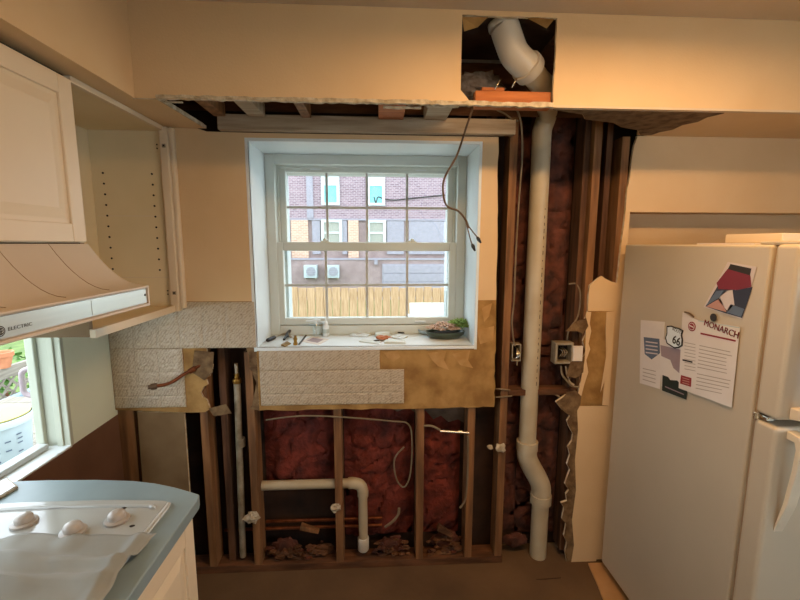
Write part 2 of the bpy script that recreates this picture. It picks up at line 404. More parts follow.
slab(jag((-.585, 1.205), (-.585, .888), 2, .001) + jag((-.632, .90), (-.60, 1.0), 4, .008) + jag((-.60, 1.01), (-.625, 1.10), 4, .012) + jag((-.618, 1.11), (-.635, 1.205), 4, .01), 3)
slab([(.469, 1.205), (.578, 1.205), (.572, 1.43), (.469, 1.43)], 2)
# right of the stud bay
slab(XZ((588, 311), (588.5, 296), (590, 285), (594, 282), (599, 277.5), (602, 276), (605, 278.5), (611, 281.5), (617, 283)) + [(1.21, 1.50), (1.21, 1.38)] + XZ((615, 311)), 0)
slab(XZ((588, 311), (615, 311), (608, 406), (577, 406), (581, 398), (579, 388), (584, 378), (580, 366), (586, 352), (583, 341), (587, 331), (584, 322)), 2)
slab(XZ((577, 406), (608, 406), (596, 561), (571, 563), (574, 545), (572, 520), (576, 490), (575, 460), (578, 430)), 0)
slab(XZ((577, 406), (578, 430), (575, 460), (576, 490), (572, 520), (574, 545), (571, 563), (567, 562), (565, 552), (567, 543), (564, 536), (566, 524), (562, 519), (564, 508), (561, 503), (567, 501), (566, 494), (569, 490), (565, 484), (567, 478), (570, 470), (567, 464), (570, 455), (568, 447), (572, 441), (573, 434), (569, 427), (567, 421), (570, 416), (562, 410), (556, 402), (562, 398), (566, 395), (572, 398)), 3)
rp = [PY(608, 406), PY(615, 311)]
slab([(rp[0].x, 0.01), (1.21, 0.01), (1.21, 1.38), (rp[1].x, rp[1].z), (rp[0].x, rp[0].z), (PY(596, 561).x, PY(596, 561).z)], 0)
edge = XZ((617, 283), (619.5, 262), (621, 245), (624, 225), (626, 207), (627, 190), (630, 178), (632, 158), (634, 146), (637, 138))
slab([(1.21, 1.50)] + edge + [(edge[-1][0], SZ), (RW, SZ), (RW, 1.855), (1.21, 1.855)], 0)
# border of cream paint left round the torn gold patch, curled paper flaps
wall_back = wb.build('wall_back', [paint, gyp, torn, torn_d, oldboard], kind='structure', label='back wall opened up round the window with bare studs', cat='wall')
al = MB().box(1.21, RW, .12, .133, 0, 1.868).box(1.197, 1.21, T, .133, 0, 1.868).box(1.21, RW, T, .12, 1.855, 1.868).build('alcove_lining', paint, wall_back)
for k, (poly, mm) in enumerate([
        (((565, 331), (574, 322), (586, 318), (588, 326), (583, 334), (577, 331)), torn_d),
        (((560, 405), (566, 392), (575, 390), (581, 396), (580, 404), (573, 418), (569, 414)), torn_d),
        (((606, 312), (615, 311), (608, 405), (602, 405), (604, 380), (600, 392), (607, 350), (605, 330)), paint),
        (((582, 392), (586, 403), (602, 404), (598, 396), (590, 399)), torn), (((586, 312), (591, 312), (589, 322), (591, 331), (587, 340), (590, 349), (586, 360), (588, 372), (584, 384), (581, 396), (578, 405), (577, 398), (580, 384), (584, 366), (585, 350), (586, 332)), paint),
        (((570, 362), (584, 356), (583, 372), (576, 378), (566, 376)), torn_d),
        (((384, 353), (398, 350), (400, 357), (393, 362), (388, 358)), torn_l), (((428, 353), (446, 351), (444, 360), (449, 370), (438, 366), (432, 360)), torn_l), (((452, 354), (470, 350), (468, 360), (473, 368), (460, 365)), torn_l), (((482, 308), (492, 303), (489, 316), (484, 322)), torn_l), (((477, 330), (494, 326), (493, 340), (480, 344)), torn_l), (((209, 408), (226, 404), (232, 413), (214, 416)), torn_d),
        (((195, 350), (214, 352), (213, 372), (205, 380), (192, 372)), torn_d)]):
    pts = XZ(*poly); c = [sum(p[i] for p in pts)/len(pts) for i in (0, 1)]
    b2 = MB(); n = len(pts)
    vs = [(p[0], -.0015-(.001 if mm is torn_l else .012)*abs(noise.noise(Vector((p[0]*30, p[1]*30, k)))), p[1]) for p in pts] + [(c[0], -.002, c[1])]
    b2.add(vs, [(i, (i+1) % n, n) for i in range(n)]).build('paper_flap', mm, wall_back, solid=.0015)

fp = XZ((352, 410), (478, 409), (477, 424), (470, 433), (462, 428), (452, 431), (444, 424), (436, 428), (428, 419), (420, 423), (410, 416), (398, 420), (388, 414), (374, 417), (362, 413))
n_ = len(fp); b_ = MB()
b_.prism(fp, 'y', T+.0915, T+.0925).build('torn_film', film, wall_back)
# tiles
def tile(x0, x1, z0, z1):
    g = .0012; x0 += g; x1 -= g; z0 += g; z1 -= g
    nu = max(3, int((x1-x0)/.003)); nv = max(3, int((z1-z0)/.003))
    def fn(u, v):
        e = min(1, min(u, 1-u)*(x1-x0)/.003, min(v, 1-v)*(z1-z0)/.003)
        a, c = (u-.5)*2, (v-.5)*2; r = math.hypot(a, c); th = math.atan2(c, a)
        h = math.cos(r*16+1.6*math.cos(4*th))*.5+.5*math.cos(8*th+7*r)*min(1, r*2)
        return (x0+(x1-x0)*u, -.0062+.0022*(1-e)-.0014*h*e, z0+(z1-z0)*v)
    MB().grid(fn, nu, nv).build('tile', tile_m, wall_back, smooth=True, recalc=False)
def trow(x0, x1, z0, z1, w=.108, off=0.0):
    x = x0-off
    while x < x1-.004:
        a, b = max(x, x0), min(x+w, x1)
        if b-a > .006: tile(a, b, z0, z1)
        x += w
for x0, x1, z0, z1 in ((LW+.002, -.586, 1.205, 1.428), (LW+.002, -.93, .914, 1.205), (-.575, .006, 1.09, 1.203), (-.575, .125, .914, 1.09)):
    MB().box(x0+.001, x1-.001, -.0035, -.0001, z0+.001, z1-.001).build('grout_bed', tile_m, wall_back)
ROWS = [(1.317, 1.428), (1.205, 1.317), (1.09, 1.203), (1.017, 1.09), (.972, 1.017), (.914, .972)]
for k, (z0, z1) in enumerate(ROWS):
    if k < 2: trow(LW+.002, -.586, z0, z1)
    else: trow(LW+.002, -.93, z0 if k < 5 else .914, z1, off=.03*(k == 4))
    if k == 2: trow(-.575, .006, z0, z1, off=.02)
    if k > 2: trow(-.575, .125, z0, z1, off=.02+.04*(k == 4))

# sheathing behind the studs with the window hole
sh = MB()
for x0, x1, z0, z1 in [(LW, -.61, 0, SZ+.32), (.50, 1.197, 0, SZ+.32), (1.197, RW, 1.87, SZ+.32), (-.61, .50, 0, 1.17), (-.61, .50, 2.19, SZ+.32)]:
    sh.box(x0, x1, .15, .17, z0, z1)
sh.build('sheathing', sheath, wall_back)
# studs
def stud(px, py, z0, z1, w=.038, d=.09, m=stud_m, y=T+.001):
    x = PY(px, py, y).x
    MB().box(x-w/2, x+w/2, y, y+d, z0, z1).build('stud', m, wall_back, bevel=.002)
stud(208, 480, .04, 1.20); stud(228, 480, .04, 1.20, .034, m=stud_dv, y=.05); stud(254, 480, .04, 1.18)
stud(128, 445, .04, .90, .08, m=stud_m)
for px in (420, 470): stud(px, 480, .04, 1.17)
xn = PY(338.5, 480, T).x; zn = PY(300, 484.5, .06).z
MB().prism([(T+.001, .04), (.104, .04), (.104, zn-.034), (.028, zn-.034), (.028, zn+.034), (.104, zn+.034), (.104, 1.165), (T+.001, 1.165)], 'x', xn-.019, xn+.019).build('stud', stud_m, wall_back, bevel=.002)
stud(504, 400, .04, SZ+.2, m=stud_m)
stud(490, 250, 1.0, SZ+.2, .03, m=stud_dv, y=.03)
stud(594.5, 200, .04, SZ+.2); stud(584, 200, .04, SZ+.2, .03, m=stud_dv, y=.04); stud(622, 200, .04, SZ)
stud(606, 200, 1.3, SZ+.2, .03, m=stud_dv, y=.06)
MB().box(LW+.02, .66, T+.001, .104, 0, .04).build('bottom_plate', stud_d, wall_back, bevel=.002)
MB().box(-.60, .49, T+.001, .104, 1.165, 1.185).build('sill_plate', stud_m, wall_back, bevel=.002)
MB().box(.66, 1.19, .03, .104, .93, .96).build('fire_block', stud_d, wall_back, bevel=.002)

# insulation batts
def batt(x0, x1, z0, z1, m, seed, label, bulge=.012, y0=.122, amp=.026):
    b = MB(); nu, nv = max(8, int((x1-x0)/.012)), max(8, int((z1-z0)/.014))
    def fn(u, v):
        x = x0+(x1-x0)*u; z = z0+(z1-z0)*v
        e = min(1, 6*min(u, 1-u), 8*min(v, 1-v)+.15)
        n = noise.noise(Vector((x*9, z*5, seed)))*.7+noise.noise(Vector((x*24, z*9, seed+5)))*.3+noise.noise(Vector((x*46+3*z, z*26, seed+5)))*.22
        cr = abs(noise.noise(Vector((x*6+z*3, z*10-x*4, seed+9))))
        return (x, max(.106, min(.144, y0+(1-e)*.02-bulge*math.sin(PI*u)*.5+amp*n+.022*max(0, .09-cr)/.09)), z)
    b.grid(fn, nu, nv)
    # back
    b.box(x0+.002, x1-.002, .144, .148, z0+.002, z1-.002)
    b.build('insulation_batt', m, smooth=True, label=label, cat='insulation', group='insulation batts in the opened wall')
G = lambda px, y=T: PY(px, 480, y).x
batt(G(254)+.025, G(338.5)-.021, .385, 1.15, insul, 1, 'red pink insulation batt above the horizontal white drain pipe')
batt(G(338.5)+.021, G(420)-.021, .10, 1.15, insul, 2, 'red pink insulation batt behind the white drain elbow')
batt(G(420)+.021, G(470)-.03, .10, 1.0, insul, 3, 'narrow red insulation batt behind the short bright pipe')
batt(.655, .66+.10, .10, SZ+.1, insul_d, 4, 'brown insulation strip just left of the tall white stack', y0=.125, amp=.01, bulge=.004)
batt(.76, .985, .08, SZ+.15, insul_d, 5, 'dark red insulation batt behind the tall white stack', y0=.124, bulge=.012, amp=.024)
batt(1.06, 1.15, 1.45, SZ, insul_d, 6, 'thin dark insulation strip beside the torn drywall', y0=.125, amp=.006, bulge=.004)

# ------------------------------------------------------------------ soffits
HX0, HX1, HZ0, HZ1 = .302, .648, 2.256, 2.508
so = MB()
def sslab(poly, m=0): so.prism(poly, 'y', SY, SY+T, m, 1)
SLX = -.853
sslab([(SLX, SZ)] + jag((-.79, SZ), (HX0+.03, SZ), 60, .002) + [(HX0+.035, SZ+.012), (HX0+.02, SZ+.03), (HX0, HZ0), (HX0, HZ1), (HX0, CZ), (SLX, CZ)])
sslab([(HX0, HZ1)] + jag((HX0, HZ1), (HX1, HZ1), 10, .002)[1:-1] + [(HX1, HZ1), (HX1, CZ), (HX0, CZ)])
sslab([(HX1, SZ), (RW, SZ), (RW, CZ), (HX1, CZ)] + jag((HX1, CZ), (HX1, SZ), 12, .002)[1:-1])
# underside that is still there on the right, ragged to the left
so.prism([(RW, SY+T), (RW, 0)] + [(1.27, 0), (1.20, -.02), (1.19, -.05), (1.15, -.10), (1.05, -.14), (.98, -.20), (.84, -.24), (.80, -.30), (.66, -.345), (HX1, SY+T)], 'z', SZ, SZ+T, 0, 1)
so.prism([(SLX-T, SY+T), (-.778, SY+T), (-.774, -.2), (-.765, -.02), (-.76, 0), (SLX-T, 0)], 'z', SZ, SZ+T, 0, 1)
soff = so.build('wall_soffit_back', [paint, gyp], kind='structure', label='cream soffit along the back wall with a square cut hole', cat='soffit')
wz = [(.66, -.352), (.80, -.305), (.84, -.245), (.98, -.205), (1.05, -.145), (1.15, -.105), (1.19, -.055), (1.22, -.02), (1.265, -.03), (1.27, -.08), (1.30, -.12), (1.29, -.19), (1.32, -.24), (1.31, -.30), (1.335, -.352)]
MB().prism(wz, 'z', SZ-.003, SZ-.0005).build('torn_paper', torn_d, soff)
# corner bead strip left hanging on the cut edge
top = [(x, SZ+.006) for x in (-.79, HX1)]
bot = jag((HX1, SZ-.003), (-.779, SZ-.001), 70, .003)
MB().prism(jag((-.779, SZ+.011), (HX1, SZ+.013), 60, .0025) + bot, 'y', SY-.004, SY+.012).build('corner_bead', foam, soff)
MB().box(HX1, RW, SY-.0015, SY+.02, SZ-.003, SZ+.005).build('corner_bead', ceilm, soff)
MB().prism([(-.779, SY), (-.772, SY), (-.758, -.03), (-.765, -.03)], 'z', SZ-.003, SZ+.012).build('cut_edge', foam, soff)
MB().prism([(-.765, SY+.02), (-.70, SY+.02), (-.70, SY+.028), (-.76, SY+.028)], 'z', SZ-.006, SZ-.002).build('cut_edge', foam, soff)
for k, (xa, xb, za) in enumerate([(.02, .16, SZ-.004), (.18, .30, SZ+.004)]):
    MB().prism(jag((xa, SY+.03), (xb, SY+.03), 5, .006)+jag((xb, SY+.015), (xa, SY+.015), 5, .004), 'z', za-.006, za).build('cut_edge', foam, soff)
# framing inside
for xa, xb in ((SLX, .25), (.70, RW)): MB().box(xa, xb, SY+T+.001, -.002, CZ-.02, CZ-.004).build('top_board', stud_d, soff)
MB().box(.25, .70, SY+T+.001, -.002, CZ-.005, CZ-.001).build('top_board', sheath, soff)  # thin dark sheet put in as the shade at the hole's top
MB().box(SLX-.02, RW, -.004, -.001, SZ+.075, CZ-.02).build('back_board', stud_d, soff)
MB().box(PY(217, 120, -.04).x, PY(516, 125, -.04).x, -.04, -.004, 2.192, 2.258).build('ledger', board_g, soff, bevel=.003)
for px, w, m in ((205, .05, stud_m), (246, .07, board_g), (300, .04, stud_m), (392, .11, block_o), (440, .10, board_g)):
    x = PY(px, 110, -.2).x
    MB().box(x-w/2, x+w/2, SY+T+.002, -.042, 2.245, 2.30).build('cross_block', m, soff, bevel=.003)
MB().box(SLX+.03, PY(232, 110, -.3).x, -.30, -.262, 2.24, 2.30).build('cross_block', stud_d, soff, bevel=.003)
MB().box(-.55, HX0-.03, SY+T+.002, SY+T+.04, 2.30, 2.36).build('top_nailer', stud_d, soff, bevel=.003)
MB().box(.36, .646, SY+.016, SY+.05, SZ-.002, 2.262).build('bottom_nailer', block_o, soff, bevel=.003)
MB().box(.385, .47, SY+.02, SY+.056, 2.2625, 2.275).build('bottom_nailer', block_o, soff, bevel=.002)
for px, py in ((512, 84), (495, 86)):
    q = PY(px, py, SY+.01); MB().tube(spline([q+Vector((0, 0, -.012)), q+Vector((.008, -.008, .004)), q+Vector((.016, -.004, .018))], 5), .0022, 6).build('bent_nail', chrome, soff, smooth=True)
for (a, b, c) in (((462, 17), (488, 17), (466, 27)), ((525, 17), (556, 17), (550, 24))):
    p = [PY(*q, SY+.004) for q in (a, b, c)]
    MB().add([p[0], p[1], p[2]+Vector((0, .03, 0)), p[1]+Vector((-.03, .03, -.02))], [(0, 1, 3, 2)]).build('torn_paper', torn, soff, solid=.002)
# left soffit
sl = MB().box(SLX-T, SLX, RY, SY, SZ, CZ).box(LW, SLX-T, RY, -.001, SZ, SZ+T).build('wall_soffit_left', paint, kind='structure', label='cream soffit over the wall cabinets on the left', cat='soffit')

# ================================================================== WINDOW
WX0, WX1, WZ0, WZ1, WYF = -.583, .469, 1.205, 2.155, .262
wn = thing('window_1', (-.06, .15, 1.19), 'white double-hung window with grilles in a deep white reveal', 'window', kind='structure')
t_ = .014
MB().box(WX0-t_, WX0, -.001, .34, WZ0-.02, WZ1+t_).build('jamb_liner', sill_m, wn, bevel=.0015)
MB().box(WX1, WX1+t_, -.001, .34, WZ0-.02, WZ1+t_).build('jamb_liner', sill_m, wn, bevel=.0015)
MB().box(WX0, WX1, -.001, .34, WZ1, WZ1+t_).build('head_liner', sill_m, wn, bevel=.0015)
MB().box(WX0, WX1, -.008, .34, WZ0-.016, WZ0).build('window_sill', sill_m, wn, bevel=.003)
def ring(x0, x1, z0, z1, wl_, wr, wt, wb_, y0, y1):
    return MB().box(x0, x0+wl_, y0, y1, z0, z1).box(x1-wr, x1, y0, y1, z0, z1).box(x0+wl_, x1-wr, y0, y1, z1-wt, z1).box(x0+wl_, x1-wr, y0, y1, z0, z0+wb_)
ring(WX0, WX1, WZ0, WZ1, .048, .048, .05, .052, WYF, WYF+.10).build('window_frame', white_w, wn, bevel=.004)
ring(WX0+.048, WX1-.048, WZ0+.052, WZ1-.05, .012, .012, .012, .01, WYF+.045, WYF+.10).build('frame_stop', white_w, wn, bevel=.003)
ring(WX0-.02, WX1+.02, WZ0-.02, WZ1+.02, .10, .10, .10, .03, WYF+.1, WYF+.19).build('exterior_casing', hwin, wn)
def sash(x0, x1, z0, z1, g, y0, y1, mx, mz, nm):
    s = ring(x0, x1, z0, z1, g[0]-x0, x1-g[1], z1-g[3], g[2]-z0, y0, y1).build(nm, white_w, wn, bevel=.004)
    xs = [g[0]]+mx+[g[1]]; zs = [g[2], mz, g[3]]; ym = (y0+y1)/2; h = .0065
    for x in mx: MB().box(x-h, x+h, ym-.004, ym+.004, g[2], g[3]).build('muntin', munt_m, s)
    for i in range(len(xs)-1): MB().box(xs[i]+(h if i else 0), xs[i+1]-(h if i < len(xs)-2 else 0), ym-.004, ym+.004, mz-h, mz+h).build('muntin', munt_m, s)
    for i in range(len(xs)-1):
        for k in range(2):
            MB().box(xs[i]+(h if i else 0), xs[i+1]-(h if i < len(xs)-2 else 0), ym-.0015, ym+.0015, zs[k]+(h if k else 0), zs[k+1]-(0 if k else h)).build('pane', glass, s)
    return s
YU = WYF+.055
p_ = lambda px, py, y: PY(px, py, y)
su = sash(WX0+.06, WX1-.06, 1.665, WZ1-.058, (p_(287, 200, YU+.02).x, p_(447, 200, YU+.02).x, p_(367, 243, YU+.02).z-.02, p_(367, 173.5, YU+.02).z), YU, YU+.04, [p_(q, 200, YU+.02).x for q in (327, 367, 407)], p_(367, 208, YU+.02).z, 'upper_sash')
YL = WYF+.008
slo = sash(WX0+.04, WX1-.04, WZ0+.055, 1.708, (p_(285, 285, YL+.02).x, p_(448, 285, YL+.02).x, p_(367, 317, YL+.02).z, p_(367, 251, YL+.02).z), YL, YL+.04, [p_(q, 285, YL+.02).x for q in (326.5, 367, 407)], p_(367, 285, YL+.02).z, 'lower_sash')
for px in (325, 412):
    q = p_(px, 241, YL+.02); MB().box(q.x-.022, q.x+.022, YL+.005, YL+.035, 1.708, 1.716).lathe([(.012, 0), (.012, .008), (.008, .012)], (q.x, YL+.02, 1.716), 12).build('sash_lock', white_w, wn, smooth=True)
for px, py in ((316, 169), (421, 170)):
    q = p_(px, py, YU); MB().box(q.x-.03, q.x+.03, YU-.004, YU, q.z-.005, q.z+.005).build('tilt_latch', sill_m, wn, bevel=.002)
for px in (322, 420):
    q = p_(px, 321, YL); MB().box(q.x-.03, q.x+.03, YL-.01, YL, WZ0+.068, WZ0+.076).build('sash_lift', sill_m, wn, bevel=.002)

# ================================================================== PIPES
def hub(b, p, d, r, L, m=0):
    p = Vector(p); d = Vector(d).normalized(); b.tube([p-d*L/2, p-d*L/2*.98, p+d*L/2*.98, p+d*L/2], [r*.96, r, r, r*.96], 20, m)
R3 = .0445
pA, pB = PY(540.5, 135, .06), PY(528.5, 440, .06)
xs_ = (pA.x+pB.x)/2
st = thing('drain_stack', (PY(540, 562, .06).x, .06, 0), 'tall white plastic drain stack with elbows running floor to soffit', 'pipe')
o1, o2 = PY(532, 452, .06), PY(541, 492, .06)
xb = o2.x
MB().tube([(xs_, .06, o1.z), (xs_, .06, 2.19)], R3, 24).build('pipe', pvc, st, smooth=True)
MB().tube([(xb, .06, .0), (xb, .06, o2.z)], R3, 24).build('pipe', pvc, st, smooth=True)
MB().tube(spline([(xs_, .06, o1.z+.055), (xs_, .06, o1.z), (xs_+.012, .06, o1.z-.05), (xb-.012, .06, o2.z+.06), (xb, .06, o2.z), (xb, .06, o2.z-.055)], 6), R3+.007, 24).build('elbow', pvc, st, smooth=True)
b = MB(); hub(b, (xs_, .06, o1.z+.04), (0, 0, 1), R3+.011, .05); b.build('coupling', pvc, st, smooth=True)
b = MB(); hub(b, (xb, .06, o2.z-.035), (0, 0, 1), R3+.011, .05); b.build('coupling', pvc, st, smooth=True)
e0, e1, e2, e3 = PY(501, 15, -.305), PY(508, 38, -.305), PY(528, 68, -.285), PY(548, 92, -.20)
e0 = Vector((e0.x, e0.y, 2.519))
MB().tube(spline([e0, PY(504, 26, -.305), e1, PY(515, 55, -.30), e2], 8), R3+.009, 28).build('elbow', pvc_w, st, smooth=True)
b = MB(); hub(b, PY(503.5, 24, -.305), Vector((.08, 0, -.3)), R3+.013, .022); b.build('coupling', pvc_w, st, smooth=True)
b = MB(); hub(b, e2, (e3-e2), R3+.016, .035); b.build('coupling', pvc_w, st, smooth=True)
MB().tube(spline([e2, PY(538, 80, -.245), PY(546, 91, -.15), (xs_+.004, .02, 2.30), (xs_, .058, 2.24), (xs_, .06, 2.18)], 8), R3, 24).build('pipe', pvc, st, smooth=True)
b = MB()
for k in range(26):
    z = 1.86-k*.035+random.uniform(-.004, .004); L = random.choice([.008, .014, .02])
    w = .35; b.add([(xs_+(R3+.0006)*math.sin(w+dx), .06-(R3+.0006)*math.cos(w+dx), z+dz) for dx, dz in ((0, 0), (.09, 0), (.09, L), (0, L))], [(0, 1, 2, 3)])
b.build('printed_marking', ink, st, recalc=False, kind='stuff')

R15 = .024
pd = thing('branch_drain', (PY(363, 545, .06).x, .06, PY(363, 548, .06).z), 'white horizontal drain pipe with a capped elbow dropping below the window', 'pipe')
zh = PY(300, 484.5, .06).z; xv = PY(363, 510, .06).x; zv = PY(363, 541, .06).z
MB().tube([(PY(262, 484, .06).x, .06, zh), (xv-.05, .06, zh)], R15, 18).build('pipe', pvc, pd, smooth=True)
MB().tube(spline([(xv-.075, .06, zh), (xv-.045, .06, zh), (xv-.013, .06, zh-.013), (xv, .06, zh-.045), (xv, .06, zh-.075)], 6), R15+.005, 18).build('elbow', pvc, pd, smooth=True)
MB().tube([(xv, .06, zv), (xv, .06, zh-.05)], R15, 18).build('pipe', pvc, pd, smooth=True)
MB().lathe([(.026, -.05), (.030, -.045), (.030, .02), (.027, .024)], (xv, .06, zv), 18).build('cap', pvc_w, pd, smooth=True)

pg = thing('supply_pipe', (PY(243, 560, .05).x, .05, .04), 'thin grey vertical water pipe with a brass valve left of the window', 'pipe')
q0, q1 = PY(236, 383, .05), PY(243, 556, .05); q0.x = PY(238, 400, .05).x
MB().tube([q1, q0], .0165, 14).build('pipe', galv, pg, smooth=True)
MB().tube([q0, q0+Vector((0, 0, .05))], .012, 12).lathe([(.02, 0), (.022, .01), (.02, .022)], q0, 12).build('valve', brass, pg, smooth=True)
MB().tube([q0+Vector((0, 0, .05)), q0+Vector((0, 0, .10))], .008, 10).build('stem', galv, pg, smooth=True)
hubz = PY(241, 442, .05); b = MB(); hub(b, (hubz.x, .05, hubz.z), (0, 0, 1), .021, .045); b.build('coupling', galv, pg, smooth=True)

cs = thing('copper_stub', PY(155, 387, -.06), 'capped copper gas stub poking out through the tiles', 'pipe')
a0, a1 = PY(157, 386, -.08), PY(206, 362, .012)
MB().tube(spline([a0, PY(170, 383, -.06), PY(186, 373, -.02), a1], 6), .008, 10).build('tube', copper, cs, smooth=True)
MB().tube([a0, a0+Vector((-.022, -.012, .0))], .015, 8).tube([a0+Vector((-.022, -.012, 0)), a0+Vector((-.032, -.016, 0))], .010, 8).build('cap', wire_b, cs, smooth=True)
b = MB(); hub(b, PY(192, 370, -.012), PY(186, 373, -.02)-PY(196, 367, -.004), .013, .03); b.build('coupling', copper, cs, smooth=True)

for px0, px1, py, yy, lb in ((266, 382, 521.5, .100, 'thin copper water line just above the bottom plate'), (225, 382, 530, .101, 'lower thin copper line crossing the stud bays'),):
    a, c = PY(px0, py, yy), PY(px1, py, yy); c.z = a.z
    MB().tube([a, c], .009, 10).build('water_line', copper, smooth=True, label=lb, cat='pipe')
bp_ = thing('bright_stub', PY(440, 431, .008), 'short bright metal tube fixed across the studs below the sill', 'pipe')
a, c = PY(440, 431, .002), PY(469, 433, .002)
MB().tube([a, c], .007, 10).build('tube', chrome, bp_, smooth=True)
b = MB(); hub(b, PY(460, 432, .002), c-a, .011, .02); b.build('nut', chrome, bp_, smooth=True)

# wires
def wire(pts, r, m, label, ends=None, cat='cable'):
    P = [PY(a, b, y) for a, b, y in pts]
    if not ends: return MB().tube(spline(P, 8), r, 8).build('cable', m, smooth=True, label=label, cat=cat)
    t = thing('cable', P[0], label, cat)
    MB().tube(spline(P, 8), r, 8).build('sheath', m, t, smooth=True)
    for e in ends:
        Q = [PY(a, b, y) for a, b, y in e]
        if len(Q) > 2: MB().tube(spline(Q[:-1], 6), r*.6, 6).build('conductor', m, t, smooth=True)
        d = (Q[-1]-Q[-2]).normalized(); MB().tube([Q[-2], Q[-2]+d*.012, Q[-1]], [r*1.2, r*1.9, r*.9], 8).build('wire_nut', blackp, t, smooth=True)
    return t
wire([(473, 108, -.15), (467, 125, -.14), (457, 155, -.13), (445, 177, -.12), (443, 192, -.12), (447, 206, -.11), (458, 211, -.11), (465, 219, -.11), (469, 228, -.11)], .0045, wire_b,
     'brown cable hanging from the soffit in front of the window', ends=[[(467, 224, -.11), (473, 232, -.11), (477, 237, -.11), (481, 243, -.11)], [(466, 222, -.11), (470, 238, -.11), (472, 244, -.11), (475, 251, -.11)]])
q = PX(458, 227, WX1-.005); MB().tube([q+Vector((0, 0, -.024)), q, q+Vector((0, 0, .014))], [.003, .008, .004], 8).build('jamb_clip', blackp, wn, smooth=True)
wire([(514, 104, -.05), (520, 118, -.04), (522, 135, -.02), (522, 160, 0), (519, 200, .006), (516, 250, .006), (514, 300, .006), (512, 320, .006), (513, 336, .01), (515, 346, .02)], .0042, wire_w, 'pale cable running down the stud right of the window')
wire([(497, 110, -.06), (505, 114, -.06), (512, 119, -.04), (518, 121, -.03)], .0042, wire_w, 'short pale cable end under the soffit beside the stack')
wire([(266, 420, .006), (300, 416, .006), (340, 417, .005), (390, 421, .006), (408, 424, .02), (412, 440, .03), (411, 468, .03), (408, 482, .035), (403, 487, .035), (397, 480, .035), (394, 466, .035), (396, 456, .04), (404, 447, .045)], .0042, wire_w, 'pale cable strung under the sill and looping down by a stud')
wire([(424, 426, .008), (432, 426, .006), (440, 430, .003)], .006, wire_w, 'short pale cable stub beside the bright metal tube')
wire([(468, 436, .011), (468, 460, .012), (467, 485, .012), (465, 500, .012), (460, 508, .012)], .006, wire_w, 'pale cable hanging beside the stud below the sill corner')
wire([(385, 527, .03), (392, 522, .03), (398, 515, .035), (399, 508, .04)], .007, wire_w, 'short curl of pale cable low in the drain bay')
wire([(569, 284, .06), (576, 284, .045), (580, 292, .04), (580, 305, .04), (577, 318, .04), (569, 330, .045), (567, 343, .05)], .0042, wire_w, 'pale cable curving into the right electrical box')
wire([(561, 366, .02), (562, 374, .015), (566, 380, .01), (572, 386, .008), (580, 387, .004)], .005, wire_w, 'thick pale cable leaving the bottom of the right electrical box')
wire([(566, 366, .025), (567, 375, .02), (570, 382, .012), (574, 385, .008)], .005, board_g, 'thin tan cable looping under the right electrical box')
wire([(541, 390, .085), (550, 392, .05), (558, 396, .03), (565, 401, .01)], .005, wire_w, 'pale cable emerging from behind the stack toward torn paper')
wire([(486, 390, .06), (498, 389, .008), (510, 390, .008)], .004, wire_w, 'upper thin pale cable crossing the stud left of the stack')
wire([(486, 399, .06), (498, 397, .008), (512, 396, .008)], .004, wire_w, 'lower thin pale cable crossing the stud left of the stack')

# electrical boxes
eb = thing('electrical_box', PY(567, 366, .02), 'square metal electrical box with loose wires right of the stack', 'electrical box')
q0, q1 = PY(556, 343, .0), PY(573, 364, .0)
x0, x1, z1, z0 = q0.x, q1.x, q0.z, q1.z
ring(x0, x1, z0, z1, .012, .012, .012, .012, .0, .055).build('box_shell', galv, eb, bevel=.002)
MB().box(x0+.004, x1-.004, .05, .056, z0+.004, z1-.004).build('box_back', dark, eb)
q2 = PY(573.5, 346, -.004); q3 = PY(582, 361, -.004)
MB().box(q2.x, q3.x, -.008, .002, q3.z, q2.z).build('mud_ring', paperw, eb, bevel=.002)
for k in range(3):
    c = Vector(((x0+x1)/2+(k-1)*.012, .02, (z0+z1)/2))
    MB().tube(spline([c+Vector((0, .03, .02)), c+Vector((.006, -.01, .005)), c+Vector((-.004, 0, -.02)), c+Vector((.008, .01, -.012))], 5), .003, 6).build('conductor', [chrome, wire_w, galv][k], eb, smooth=True)
eb2 = thing('electrical_box', PY(517, 362, .02), 'small metal electrical box on the stud left of the stack', 'electrical box')
q0, q1 = PY(512, 344, .02), PY(520.5, 361, .02)
ring(q0.x, q1.x, q1.z, q0.z, .006, .006, .006, .006, .015, .06).build('box_shell', galv, eb2, bevel=.002)
MB().box(q0.x+.004, q1.x-.004, .055, .06, q1.z+.004, q0.z-.004).build('box_back', dark, eb2)
c = PY(517, 354, .02)
for k in range(3): MB().tube(spline([c+Vector((.002*k, .02, .03)), c+Vector((.012-.008*k, -.012, .0)), c+Vector((-.004+.004*k, -.002, -.02)), c+Vector((.002, 0, -.04-.01*k))], 5), .003, 6).build('conductor', chrome, eb2, smooth=True)
for (px, py, r, yy, lb) in ((252, 518, .032, .0, 'pale lump of dried foam at the foot of the left stud'), (336, 508, .022, .002, 'small white foam scrap stuck on the middle stud'), (500, 448, .022, .0, 'small pale paper scrap snagged on the stud left of the stack'), (490, 447, .012, .0, 'tiny pale splinter at the edge of the stack stud')):
    q = PY(px, py, yy); MB().blob(q, r, 1.1, .5, .9, seed=px, amp=.9, n=12, fr=3).build('scrap', foam, label=lb, cat='scrap')
